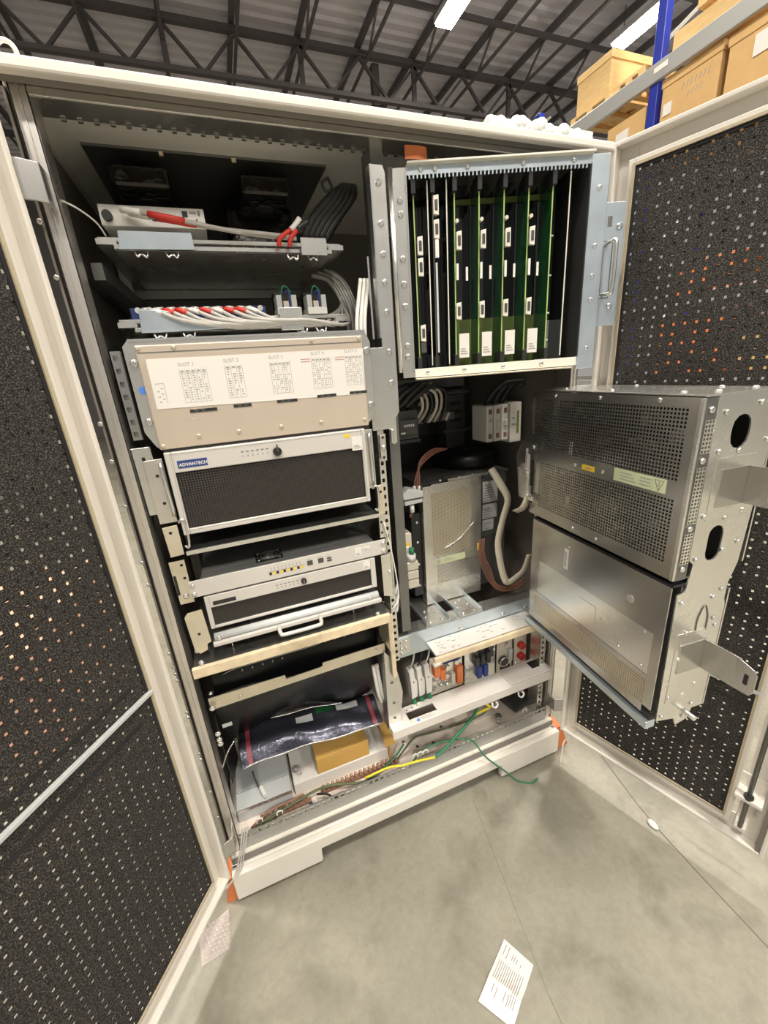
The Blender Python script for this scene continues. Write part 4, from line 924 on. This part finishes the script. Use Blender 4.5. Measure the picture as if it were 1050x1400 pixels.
solo('ribbon_cable', 'flat beige ribbon cable looping down beside the drive unit', 'cable', strip([(.978, .15, 1.143), (.993, .125, 1.10), (1.018, .115, 1.045), (1.003, .115, .985), (.985, .115, .91), (.988, .112, .85), (1.003, .105, .775), (1.018, .10, .752), (1.040, .09, .768), (1.060, .075, .80), (1.068, .06, .86)], .024), 'ribbon', (1.0, .12, .75))
solo('ribbon_cable', 'short beige ribbon stub at the clear connector guard', 'cable', strip([(1.012, .07, 1.015), (1.022, .045, 1.035), (1.036, .040, 1.075), (1.042, .045, 1.10)], .026), 'ribbon', (1.02, .05, 1.02))
lm = 'brown wire loops around the drive unit'
for i in range(4):
    d = i * .006
    cable('brown_wire', 'brown wire of the loop hanging below the ribbon cable', [(.93 + d, .14, .915), (.920 + d, .125, .865), (.941 + d, .12, .79 + d), (.985, .115, .725 + d), (1.05, .11, .710 + d), (1.085, .10, .735 + d)], .0022, 'wire_brown', group=lm)
for i in range(3):
    d = i * .007
    cable('brown_wire', 'brown wire arching over the left end of the drive unit', [(.86, .22, 1.212), (.80, .20, 1.206 + d), (.742, .175, 1.180 + d), (.715 + d, .155, 1.145), (.708 + d, .145, 1.118)], .0030, 'wire_brown', group=lm)
sleeve = MB().cyl((.706, .146, 1.118), (.709, .148, 1.132), .005, 8).cyl((.722, .146, 1.116), (.724, .148, 1.130), .005, 8)
solo('wire_sleeve', 'pair of white wire sleeves above the grey connector', 'sleeve', sleeve, 'white_plastic', (.715, .147, 1.117))
gc = thing('wire_connector', 'light grey wire connector hanging left of the drive unit', 'connector', (.69, .14, 1.075))
part(gc, 'shell', MB().prism([(.668, 1.080), (.726, 1.083), (.728, 1.118), (.682, 1.132), (.662, 1.115)], 'y', .13, .165), 'light_grey', .003)
part(gc, 'seam', MB().box(.664, .728, .1285, .1305, 1.096, 1.100), 'dark_grey')
part(gc, 'tail', MB().tube(curve([(.695, .14, 1.082), (.694, .14, 1.06), (.686, .14, 1.04)]), .004, 8), 'wire_brown'); part(gc, 'sleeve', MB().cyl((.694, .14, 1.076), (.694, .14, 1.055), .007, 8), 'white_plastic')
ps = thing('cream_relay', 'cream relay box with yellow label left of the drive unit', 'relay', (.665, .17, .885))
part(ps, 'case', MB().box(.640, .692, .15, .20, .885, .985), 'beige_plastic', .003); part(ps, 'yellow_label', MB().box(.662, .684, .149, .150, .945, .955), 'yellow'); part(ps, 'base', MB().box(.648, .680, .142, .15, .885, .945), 'white_plastic', .002)
tb_ = thing('terminal_plug', 'stack of cream terminal plugs with white wires at the drive unit corner', 'terminal', (.675, .13, .81))
for i in range(3): part(tb_, 'plug', MB().box(.660, .697, .12, .15, .812 + i * .031, .840 + i * .031), 'beige_plastic', .003)
part(tb_, 'collar', MB().cyl((.678, .13, .905), (.678, .13, .925), .014, 12), 'cable_white'); part(tb_, 'cap', MB().cyl((.680, .13, .925), (.680, .13, .945), .008, 10), 'wire_green')
for i in range(3): cable('white_wire', 'white wire curving from terminal plugs to the rail, ' + ['lowest', 'middle', 'highest'][i] + ' one', [(.662, .128, .826 + i * .031), (.640, .115, .825 + i * .031), (.615, .095, .80 + i * .03), (.600, .085, .77 + i * .03)], .0045, 'cable_white')
cable('thin_white_wire', 'thin white wire from switch bracket down to the shelf corner', [(.566, .040, 1.082), (.580, .038, 1.00), (.590, .035, .90), (.588, .03, .845), (.560, .01, .835)], .0018, 'cable_white')
bk = thing('circuit_breaker', 'three-pole beige circuit breaker high in the right bay', 'breaker', (1.09, .29, 1.19))
for i in range(3):
    p_ = part(bk, 'pole', MB().box(1.030 + i * .030, 1.056 + i * .030, .25, .34, 1.205, 1.325), 'white_plastic', .004)
    part(p_, 'toggle', MB().box(1.036 + i * .030, 1.050 + i * .030, .242, .252, 1.255, 1.275), 'seam_white', .002)
    for z in (1.225, 1.305): part(p_, 'terminal', MB().box(1.037 + i * .030, 1.049 + i * .030, .2485, .2505, z - .008, z + .008), 'copper_brown')
mc = part(bk, 'side_module', MB().box(1.120, 1.165, .245, .34, 1.195, 1.328), 'seam_white', .002)
part(mc, 'strip', MB().box(1.146, 1.154, .2435, .2455, 1.225, 1.300), 'olive_green'); part(mc, 'print', MB().box(1.126, 1.142, .244, .2452, 1.255, 1.258).box(1.126, 1.138, .244, .2452, 1.275, 1.278), 'ink')
for i in range(3): cable('black_cable', 'thick black cable curving out of the top of the beige breaker', [(1.05 + i * .03, .29, 1.322), (1.068 + i * .028, .27, 1.365), (1.10 + i * .02, .25, 1.392), (1.16, .23, 1.396 - i * .008)], .009, 'cable_black', group='black cables on the breaker')
ct = thing('contactor', 'dark grey contactor with white print behind the cover plate hook', 'contactor', (.72, .23, 1.25))
part(ct, 'case', MB().box(.682, .756, .20, .27, 1.262, 1.345), 'dark_grey', .003); part(ct, 'step', MB().box(.690, .748, .19, .20, 1.275, 1.32), 'dark_grey', .002)
q = MB()
for i in range(5): q.box(.705 + i * .007, .709 + i * .007, .1892, .19, 1.299, 1.306)
part(ct, 'print', q.box(.694, .708, .1892, .19, 1.280, 1.284), 'paper'); part(ct, 'skirt', MB().box(.68, .76, .20, .27, 1.250, 1.260), 'black_plastic')
for i in range(6):
    cable('loop_wire', 'cream wire loop in the cluster above the contactor', [(.700 + i * .022, .26, 1.35 + .01 * (i % 2)), (.73 + i * .022, .24, 1.395), (.775 + i * .018, .23, 1.385), (.79 + i * .016, .24, 1.34), (.765 + i * .02, .27, 1.295)], .0048, ['cable_white', 'ribbon', 'cable_black'][i % 3], group='wire loops above the contactor')
for i in range(4): cable('black_harness', 'black harness wire bunched behind the contactor', [(.66 + i * .02, .22, 1.35), (.69 + i * .03, .2, 1.40), (.76 + i * .02, .22, 1.41), (.80 + i * .02, .3, 1.36)], .010, 'cable_black', group='black harness behind the contactor')
dn = thing('terminal_row', 'row of small cream terminals on a rail behind the wire loops', 'terminal', (.84, .33, 1.28))
part(dn, 'rail', MB().box(.76, .96, .34, .345, 1.285, 1.31), 'zinc_dark')
for i in range(7): part(dn, 'terminal', MB().obox((.785 + i * .022, .325, 1.30), (.008, .03, .028), ry=.5), 'cable_white', .001)
dk = thing('cable_duct', 'dark vertical cable duct on the back panel', 'duct', (1.03, .46, 1.15))
part(dk, 'duct', MB().box(.985, 1.06, .44, .50, 1.15, 1.36), 'dark_grey', .002); part(dk, 'top_plate', MB().box(.975, 1.075, .43, .50, 1.362, 1.37), 'zinc_dark'); part(dk, 'mid_plate', MB().box(.97, 1.09, .43, .44, 1.225, 1.235), 'zinc_dark')
for i in range(3): part(dk, 'slot', MB().box(1.0, 1.045, .438, .4405, 1.26 + i * .03, 1.275 + i * .03), 'black_matte')
part(cb, 'back_rail', MB().box(.65, 1.16, .60, .62, 1.20, 1.27), 'zinc_dark'); part(cb, 'back_rail', MB().box(.65, 1.16, .60, .62, 1.38, 1.42), 'zinc_dark')
part(cb, 'mounting_plate', MB().box(.64, 1.19, .62, .625, .72, 1.42), 'dark_grey')

# ------------------------------------------------------------------ right bay, lower: labelled ledge, terminal modules, white tray
lgd = thing('labelled_ledge', 'ledge with long printed white sheet above the terminal modules', 'ledge', (.88, .04, .608))
part(lgd, 'plate', MB().box(.690, 1.080, .008, .082, .622, .630), 'zinc'); part(lgd, 'front_bar', MB().box(.680, 1.080, -.002, .008, .608, .630), 'wood_edge', .002)
part(lgd, 'bar_end', MB().cyl((.676, .003, .604), (.70, .003, .610), .009, 10), 'beige_plastic')
ws = part(lgd, 'printed_sheet', MB().prism([(.693, .081), (1.078, .081), (1.074, .010), (.690, .010)], 'z', .6305, .6312), 'paper')
q = MB()
for k in range(34):
    x = .702 + random.choice([random.uniform(0, .10), random.uniform(.16, .25), random.uniform(.27, .36)]); yv = random.uniform(.016, .074)
    q.box(x, x + random.uniform(.006, .014), yv, yv + .0025, .6312, .6315)
part(ws, 'print', q, 'ink_faint')
# module A: three cream terminals with green feet
for i in range(3):
    x = .640 + i * .028
    t = thing('cream_terminal', ['left', 'middle', 'right'][i] + ' of three tall cream terminals beside the gusset', 'terminal', (x + .01, .12, .39), group='cream terminals')
    part(t, 'case', MB().prism([(x, .405), (x + .020, .410), (x + .022, .47), (x + .014, .49), (x + .012, .525), (x - .006, .518), (x - .002, .46)], 'y', .10, .13), 'white_plastic', .002)
    part(t, 'screw_eye', MB().cyl((x + .008, .0985, .475), (x + .008, .101, .475), .003, 8), 'ink'); part(t, 'green_foot', MB().box(x, x + .014, .094, .108, .385, .400), 'wire_green', .002)
    part(t, 'wire', MB().tube(curve([(x + .004, .115, .52), (x + .010, .10, .56), (x + .024, .115, .585)]), .003, 6), 'cable_black' if i % 2 else 'cable_white')
ma = thing('relay_module', 'steel module with orange relays and round knobs under the ledge', 'module', (.788, .16, .362))
part(ma, 'face', MB().box(.724, .852, .130, .134, .362, .520), 'zinc', .001); part(ma, 'body', MB().box(.726, .850, .134, .30, .364, .518), 'zinc_dark')
part(ma, 'screen', MB().box(.775, .845, .128, .130, .478, .510), 'navy')
for (x, z, w_, h_, m) in ((.735, .445, .022, .040, 'orange'), (.758, .425, .020, .045, 'orange'), (.822, .385, .024, .075, 'orange'), (.800, .39, .014, .05, 'beige_plastic')): part(ma, 'relay', MB().box(x, x + w_, .112, .130, z, z + h_), m, .002)
for (x, z) in ((.735, .42), (.785, .43), (.765, .395), (.738, .385), (.788, .39), (.79, .465), (.825, .475)): part(ma, 'knob', MB().cyl((x, .130, z), (x, .118, z), .009, 12), 'zinc'); 
part(ma, 'green_plug', MB().box(.745, .765, .118, .13, .492, .508), 'wire_green', .002)
mb_ = thing('plug_module', 'steel module with black and blue plugs under the ledge', 'module', (.928, .16, .352))
part(mb_, 'face', MB().box(.862, .992, .130, .134, .354, .510), 'zinc', .001); part(mb_, 'body', MB().box(.864, .990, .134, .30, .356, .508), 'zinc_dark')
for i in range(3): part(mb_, 'black_plug', MB().box(.895 + i * .024, .911 + i * .024, .108, .130, .435, .475 + .005 * i), 'black_plastic', .003)
for i in range(2): part(mb_, 'blue_plug', MB().box(.908 + i * .026, .926 + i * .026, .112, .130, .375, .425), 'wire_blue', .003)
for (x, z) in ((.870, .40), (.870, .43), (.872, .375), (.985, .49), (.985, .47)): part(mb_, 'jack', MB().cyl((x, .130, z), (x, .126, z), .005, 10), 'white_plastic')
part(mb_, 'slot_row', MB().box(.95, .985, .128, .130, .44, .50), 'dark_grey')
md = thing('dial_module', 'cream module with large round dark socket under the ledge', 'module', (1.035, .16, .345))
part(md, 'face', MB().box(1.000, 1.068, .130, .134, .352, .505), 'beige_plastic', .002); part(md, 'body', MB().box(1.002, 1.066, .134, .30, .352, .50), 'zinc_dark')
dl = part(md, 'round_socket', MB().cyl((1.026, .131, .405), (1.026, .118, .405), .020, 20), 'dark_grey'); part(dl, 'rim', MB().tube([(1.026 + .019 * math.cos(a * math.pi / 12), .1175, .405 + .019 * math.sin(a * math.pi / 12)) for a in range(25)], .0025, 6), 'zinc')
part(md, 'lever', MB().box(1.045, 1.060, .115, .130, .40, .455), 'light_grey', .002); part(md, 'knob', MB().cyl((1.04, .13, .47), (1.04, .12, .47), .009, 12), 'beige_plastic'); part(md, 'black_opening', MB().box(1.015, 1.06, .128, .130, .355, .378), 'black_matte')
me_ = thing('red_socket_module', 'narrow cream panel with two red round sockets at the right wall', 'module', (1.108, .16, .35))
part(me_, 'face', MB().box(1.078, 1.134, .130, .134, .352, .512), 'beige_plastic', .002)
for z in (.450, .402): 
    c_ = part(me_, 'red_socket', MB().cyl((1.104, .131, z), (1.104, .112, z), .014, 18), 'red'); part(c_, 'core', MB().cyl((1.104, .113, z), (1.104, .111, z), .006, 10), 'maroon')
screws(me_, [(1.085, .13, .372), (1.125, .13, .37), (1.085, .13, .49)], '-y', .8)
wt = thing('white_tray', 'white folded tray running below the terminal modules', 'tray', (.85, .08, .318))
ty = MB().box(.535, .602, .042, .118, .352, .360).box(.602, .702, .042, .062, .352, .360).box(.602, .702, .096, .118, .352, .360).box(.702, 1.165, .042, .118, .352, .360).box(.535, 1.165, .038, .042, .326, .360)
part(wt, 'tray_body', ty, 'tray_white', .002)
part(wt, 'raised_cover', MB().box(.985, 1.165, .040, .118, .360, .368), 'tray_white', .003)
part(wt, 'recess', MB().box(.602, .702, .062, .096, .318, .322), 'copper_brown'); part(wt, 'slot', MB().box(1.10, 1.135, .072, .106, .3681, .3686), 'black_matte')
q = part(wt, 'round_mark', MB().cyl((.628, .049, .360), (.628, .049, .3604), .006, 16), 'blue_dot'); text(q, 'lettering', 'i', .009, (.6268, .0465, .3606), 'paper', rot=(0, 0, 0))
q = MB()
for k in range(2): q.box(.640, .690 - k * .015, .0465 + k * .006, .0485 + k * .006, .360, .3603)
part(wt, 'print', q, 'ink_faint')
screws(wt, [(.61, .10, .360), (.63, .102, .360), (.65, .104, .360)], '+z', .7)
for x in (.91, 1.02): part(wt, 'hook', MB().tube(curve([(x - .008, .037, .326), (x - .010, .030, .316), (x + .002, .028, .308), (x + .010, .030, .318), (x + .006, .034, .326)]), .003, 8), 'white_plastic')
wt.location += Vector((0, -.018, .028))
gs = thing('gusset', 'tall galvanised gusset between the two bays', 'bracket', (.56, .04, .362))
part(gs, 'plate', MB().prism([(.538, .672), (.560, .640), (.578, .575), (.590, .50), (.576, .400), (.574, .362), (.534, .362)], 'y', .052, .055), 'zinc', .001)
part(gs, 'flange', MB().box(.534, .537, .055, .10, .362, .66), 'zinc_dark'); screws(gs, [(.555, .052, .55), (.557, .052, .47), (.556, .052, .41)], '-y', .9, 'zinc_dark')
part(cb, 'divider_board', MB().box(.556, .568, .040, .30, .58, .80), 'shaded_paint'); part(cb, 'board_edge', MB().box(.5555, .5685, .034, .040, .58, .80), 'wood_edge', .001)
for i in range(2): cable('white_cable', ['left', 'right'][i] + ' of two white cables hanging behind the gusset', [(.512 + i * .012, .09, .60), (.514 + i * .012, .085, .55), (.520 + i * .012, .085, .49), (.530 + i * .012, .09, .45)], .006, 'cable_white')

# ------------------------------------------------------------------ bottom of the cabinet
bs = MB().grid(lambda u, v: (.050 + .485 * u, .10 + .16 * v ** 1.5 + .012 * math.sin(9 * u + 4 * v), .655 - .30 * v + .02 * math.sin(5 * u) * v), 24, 16)
bs2 = MB().grid(lambda u, v: (.050 + .485 * u, .103 + .16 * v ** 1.5 + .012 * math.sin(9 * u + 4 * v), .655 - .30 * v + .02 * math.sin(5 * u) * v), 24, 16); bs.add(bs2.v, [f[::-1] for f in bs2.f], True)
solo('black_film', 'glossy black film hanging behind the notched bar', 'film', bs, 'black_gloss', (.3, .2, .36))
ls = MB().prism([(.10, .60), (.30, .60), (.30, .22), (.10, .34)], 'x', .048, .051)
bl = thing('black_side_sheet', 'black side sheet with pale bent edge at the left wall', 'panel', (.05, .2, .22)); part(bl, 'sheet', ls, 'black_gloss'); part(bl, 'pale_edge', MB().tube(curve([(.030, .10, .40), (.055, .10, .455), (.080, .105, .485)]), .0022, 6), 'bright_steel'); part(bl, 'tab', MB().box(.062, .088, .095, .098, .55, .562), 'light_grey', .001)
eb = thing('antistatic_bag', 'crumpled dark antistatic bag lying across the boxes', 'bag', (.31, .18, .27))
def bag(u, v):
    x = .078 + .455 * u; y = .125 + .115 * v + .012 * math.sin(4 * u + 1)
    z = .345 + .022 * math.sin(math.pi * v) + .030 * v + .003 * math.sin(17 * u + 5 * v) + .005 * math.sin(5 * u) - .005 * math.cos(9 * v + 3 * u)
    return (x, y, z)
bg = MB().grid(bag, 40, 14); bg2 = MB().grid(lambda u, v: tuple(Vector(bag(u, v)) - Vector((0, 0, .018 * math.sin(math.pi * min(max(v, .03), .97))))), 40, 14); bg.add(bg2.v, [f[::-1] for f in bg2.f], True)
part(eb, 'film', bg, 'esd_silver')
part(eb, 'shiny_edge', MB().tube([Vector(bag(i / 30, .0)) + Vector((0, -.001, 0)) for i in range(31)], [.0022 + .0015 * random.random() for _ in range(31)], 6), 'esd_edge')
part(eb, 'shiny_edge', MB().tube([Vector(bag(i / 30, 1.0)) for i in range(31)], [.002 + .0016 * random.random() for _ in range(31)], 6), 'esd_edge')
for u in (.045, .93): part(eb, 'red_seal', MB().grid(lambda a, b, u=u: tuple(Vector(bag(u + .03 * a, b * .98)) + Vector((0, -.001, .0015))), 4, 14), 'maroon')
part(eb, 'window', MB().grid(lambda a, b: tuple(Vector(bag(.40 + .12 * a, .52 + .2 * b)) + Vector((0, 0, .002))), 6, 3), 'light_grey'); part(eb, 'window', MB().grid(lambda a, b: tuple(Vector(bag(.70 + .16 * a, .60 + .2 * b)) + Vector((0, 0, .002))), 6, 3), 'light_grey'); part(eb, 'inner_board', MB().grid(lambda a, b: tuple(Vector(bag(.55 + .13 * a, .66 + .2 * b)) + Vector((0, 0, .002))), 6, 3), 'pcb')
gb = thing('grey_plastic_box', 'flat light grey plastic box in the left cabinet corner', 'box', (.12, .2, .150))
part(gb, 'box', MB().box(.034, .206, .118, .29, .151, .200), 'light_grey', .003); part(gb, 'lid_seam', MB().box(.034, .206, .178, .1795, .200, .2005), 'bright_steel'); part(gb, 'front_edge', MB().box(.034, .206, .1165, .1185, .190, .201), 'bright_steel')
us = thing('usb_lead', 'white plug of a short lead lying on the grey box', 'cable', (.115, .15, .2005)); part(us, 'plug', MB().obox((.118, .150, .207), (.012, .036, .010), rz=.25), 'white_plastic', .002); part(us, 'lead', MB().tube(curve([(.108, .168, .207), (.100, .19, .214), (.095, .215, .23)]), .003, 6), 'dark_grey'); part(us, 'tip', MB().obox((.1245, .128, .207), (.008, .014, .006), rz=.25), 'light_grey')
wb = thing('white_carton_tray', 'shallow white carton under the small brown box', 'carton', (.38, .18, .150)); part(wb, 'tray', MB().box(.215, .548, .135, .27, .151, .196), 'paper', .002); part(wb, 'sticker', MB().box(.49, .515, .145, .165, .196, .1965), 'light_grey')
cfl = thing('cardboard_flap', 'golden cardboard flap leaning beside the gusset', 'cardboard', (.555, .2, .151)); part(cfl, 'flap', MB().prism([(.535, .115), (.575, .118), (.568, .27), (.552, .28)], 'z', .225, .229), 'carton_gold'); part(cfl, 'fold', MB().box(.5495, .552, .12, .27, .151, .228), 'carton_gold')
bb = thing('small_brown_box', 'small closed brown cardboard box on the white carton', 'box', (.39, .17, .197)); part(bb, 'body', MB().box(.298, .480, .138, .205, .1975, .262), 'carton_gold', .0015); part(bb, 'tuck_slot', MB().box(.355, .42, .1373, .138, .247, .2495), 'cardboard')
part(bb, 'lid_seam', MB().box(.298, .480, .1375, .138, .2545, .2555), 'cardboard')
sc_ = MB(); 
for i in range(8): sc_.sph((.235 + random.uniform(-.012, .012), .17 + random.uniform(-.015, .015), .205 + random.uniform(-.003, .012)), .009, 8, 5)
solo('clear_sachet', 'small crumpled clear sachet between grey box and brown box', 'bag', sc_, 'lens_clear', (.235, .17, .197))
ts = thing('terminal_strip', 'long brown toothed terminal strip on the cabinet floor', 'terminal strip', (.43, .105, .150))
part(ts, 'base', MB().box(.295, .572, .098, .114, .151, .160), 'copper_brown', .001)
for i in range(17):
    x = .300 + i * .0162; p_ = part(ts, 'terminal', MB().box(x, x + .010, .096, .116, .160, .172), 'copper_brown', .001)
    part(p_, 'clamp', MB().cyl((x + .005, .106, .172), (x + .005, .106, .177), .003, 8), 'zinc_yellow')
ts2 = thing('terminal_strip', 'short brown terminal strip near the left cabinet corner', 'terminal strip', (.17, .095, .150)); part(ts2, 'base', MB().box(.095, .26, .088, .102, .151, .160), 'copper_brown', .001)
for i in range(9): part(ts2, 'terminal', MB().box(.10 + i * .0175, .109 + i * .0175, .086, .104, .160, .169), 'copper_brown', .001)
st = thing('info_sheet', 'white sheet with blue round mark on the cabinet floor', 'paper', (.26, .08, .150)); part(st, 'sheet', MB().prism([(.208, .055), (.300, .055), (.285, .09), (.225, .103)], 'z', .1505, .1512), 'paper'); part(st, 'blue_mark', MB().cyl((.256, .083, .1512), (.256, .083, .1516), .007, 16), 'navy'); part(st, 'print', MB().box(.245, .262, .064, .067, .1512, .1515).box(.235, .240, .07, .075, .1512, .1515), 'ink_faint')
for i, (pts, r, m, lb) in enumerate((
    ([(.06, .075, .154), (.12, .078, .170), (.20, .09, .176), (.28, .10, .180), (.34, .092, .182), (.42, .075, .168), (.50, .07, .160)], .0042, 'wire_olive', 'olive wire running along the whole cabinet floor'),
    ([(.07, .085, .154), (.13, .095, .180), (.19, .10, .180), (.24, .105, .178)], .0042, 'copper_brown', 'brown wire beside the short terminal strip'),
    ([(.09, .062, .154), (.10, .07, .175), (.135, .08, .180), (.155, .09, .172)], .0030, 'wire_olive', 'short olive wire curling at the left corner'),
    ([(.12, .062, .154), (.125, .072, .165), (.15, .082, .178), (.17, .095, .176)], .0030, 'wire_olive', 'second short olive wire curling at the left corner'),
    ([(.28, .09, .175), (.31, .075, .178), (.33, .068, .160), (.37, .066, .154)], .0034, 'cable_black', 'black wire dropping over the info sheet'),
    ([(.42, .075, .160), (.50, .085, .170), (.56, .10, .185), (.60, .11, .215)], .0034, 'wire_green', 'dark green wire at the right end of the long terminal strip'),
    ([(.44, .07, .185), (.52, .058, .204), (.565, .044, .206), (.62, .042, .200), (.688, .040, .186)], .0038, 'wire_yellow', 'bright yellow wire end on the cabinet floor'),
    ([(.688, .040, .186), (.73, .044, .203), (.772, .05, .226), (.84, .055, .272), (.874, .06, .31)], .0052, 'wire_green', 'thick green wire rising to the white tray'),
    ([(.57, .11, .156), (.64, .115, .215), (.70, .115, .212), (.80, .115, .200), (.92, .11, .205), (.96, .10, .255)], .0030, 'wire_olive', 'thin grey green wire crossing the cabinet floor'),
    ([(.60, .07, .156), (.66, .07, .205), (.73, .06, .215), (.80, .05, .205), (.832, .03, .199), (.86, .0, .150), (.90, -.013, .100), (.94, -.016, .050), (.985, -.03, -.004), (1.03, -.055, -.008), (1.06, -.05, -.008)], .0028, 'wire_green', 'thin green wire hanging over the plinth to the floor'),
    ([(.90, .095, .290), (.93, .09, .270), (.94, .09, .25), (.88, .10, .235)], .0048, 'wire_yellow', 'yellow wire loop under the white tray'))):
    cable('wire', lb, pts, r, m, 'wire')
lu = thing('floor_lug', 'bright round lug standing on the cabinet floor', 'lug', (.988, .1, .150)); part(lu, 'stem', MB().cyl((.988, .095, .1505), (.988, .095, .180), .006, 12), 'bright_steel'); part(lu, 'cap', MB().cyl((.988, .095, .180), (.988, .095, .188), .012, 16), 'zinc')
hb = thing('dark_heater', 'dark ribbed plate lying on the right cabinet floor', 'plate', (1.10, .16, .150)); part(hb, 'plate', MB().obox((1.10, .17, .168), (.085, .13, .020), rz=.2), 'dark_grey', .003); part(hb, 'rib', MB().obox((1.09, .14, .180), (.06, .008, .004), rz=.2), 'zinc_dark')
bp_ = thing('beige_cover', 'rounded beige cover plate on the right cabinet floor', 'cover', (1.0, .2, .150)); part(bp_, 'cover', MB().prism([(.90, .13), (1.02, .13), (1.04, .15), (1.04, .28), (.90, .30)], 'z', .151, .158), 'interior_floor', .003)
for (x, y_) in ((.66, .13), (.72, .12), (.78, .17), (.84, .22), (.70, .2), (.62, .17)): copy_part(cb, 'bolt_head', 'boltz', lambda: MB().cyl((0, 0, 0), (0, 0, .004), .006, 6), 'zinc', (x, y_, .150))
for (x, y_) in ((.10, .06), (.16, .058), (.62, .060), (.64, .060), (.66, .060), (1.08, .06)): part(cb, 'cable_clip', MB().tube(curve([(x - .008, y_, .196), (x - .008, y_, .208), (x, y_, .212), (x + .008, y_, .208), (x + .008, y_, .196)], 4), .0022, 6), 'white_plastic')
for i in range(3): cable('grey_strand', 'pale grey strand tied at the lower left hinge', [(.05 + i * .008, .055, .205), (.035 + i * .006, .02, .165), (.012 + i * .006, -.004, .120), (-.012 - i * .012, -.03, .118 - .002 * i)], .0022, 'cable_grey', group='grey strands at the lower hinge')

# ------------------------------------------------------------------ loose things
tg = solo('orange_tag', 'orange paper tag stuck under the cabinet top rail', 'tag', MB().grid(lambda u, v: (.676 + .051 * u, .040 - .004 * math.sin(3 * u), 1.895 - .024 * v), 6, 2), 'orange', (.70, .04, 1.872))
ey = thing('eye_bolt', 'white lifting eye bolt on the left roof corner', 'eye bolt', (.026, .03, 1.932))
part(ey, 'ring', MB().tube([(.026 + .012 * math.cos(a * math.pi / 12), .03, 1.946 + .014 * math.sin(a * math.pi / 12)) for a in range(25)], .0035, 8), 'white_paint'); part(ey, 'shank', MB().cyl((.026, .03, 1.932), (.026, .03, 1.937), .007, 12), 'white_paint')
def sheet(u, v):
    a = Vector((.669, -.372, 0)).lerp(Vector((.704, -.445, 0)), u); b = Vector((.541, -.442, 0)).lerp(Vector((.590, -.510, 0)), u)
    p = a.lerp(b, v); p.z = .004 + .009 * math.exp(-((v - .62) / .10) ** 2) * (.4 + .8 * u) + .006 * u * (1 - v); return tuple(p)
pp = thing('paper_sheet', 'creased printed paper sheet lying on the concrete floor', 'paper', (.625, -.44, 0))
k1 = MB().grid(sheet, 8, 24); k2 = MB().grid(lambda u, v: tuple(Vector(sheet(u, v)) - Vector((0, 0, .0006))), 8, 24); k1.add(k2.v, [f[::-1] for f in k2.f], True)
part(pp, 'sheet', k1, 'paper'); q = MB()
for i in range(13):
    u0 = .10 + i * .062; v0, v1 = (.30, .60) if i not in (10, 11, 12) else (.28, .80)
    q.grid(lambda a, b, u0=u0, v0=v0, v1=v1: tuple(Vector(sheet(u0 + .018 * a, v0 + (v1 - v0) * b)) + Vector((0, 0, .0006))), 1, 8)
for u0, v0, v1 in ((.12, .05, .22), (.24, .04, .24), (.40, .10, .2), (.47, .10, .2), (.55, .12, .2), (.68, .14, .2), (.2, .66, .78), (.32, .68, .84), (.55, .66, .8), (.66, .66, .82)):
    q.grid(lambda a, b, u0=u0, v0=v0, v1=v1: tuple(Vector(sheet(u0 + .02 * a, v0 + (v1 - v0) * b)) + Vector((0, 0, .0006))), 1, 5)
part(pp, 'print', q, 'ink')
bw = thing('bubble_wrap', 'scrap of bubble wrap on the floor below the left door', 'bubble wrap', (-.06, -.05, 0))
part(bw, 'film', MB().prism([(-.11, -.03), (-.03, .0), (-.028, -.095), (-.10, -.105)], 'z', .001, .0025), 'bubble')
q = MB()
for i in range(7):
    for j in range(8): q.sph((-.098 + i * .0105 + (j % 2) * .005, -.092 + j * .0105, .0035), .0045, 8, 4, (1, 1, .7))
part(bw, 'bubbles', q, 'bubble', kind='stuff')
solo('floor_scrap', 'small pale scrap lying on the floor crack under the right door', 'scrap', MB().sph((1.286, -.328, .005), .012, 10, 6, (1, 1.6, .4)), 'paper', (1.286, -.328, 0))
cable('tie_strand', 'thin pale strand hanging from the right door bottom corner', [(1.238, -.05, .135), (1.222, -.032, .10), (1.205, -.02, .07), (1.19, -.03, .035), (1.17, -.045, .004)], .0022, 'cable_white')

FLOOR_DROP = .012                                             # the cabinet stands on levelling feet
for o in list(bpy.data.objects):
    if o.parent is None and o.name.split('.')[0] in ('paper_sheet', 'bubble_wrap', 'floor_scrap', 'orange_crate', 'pallet_rack', 'wrapped_pallet_load', 'lidded_crate', 'flat_crate', 'pallet', 'lidded_carton', 'tan_carton', 'wrapped_bundle', 'stored_carton'):
        o.location.z -= FLOOR_DROP
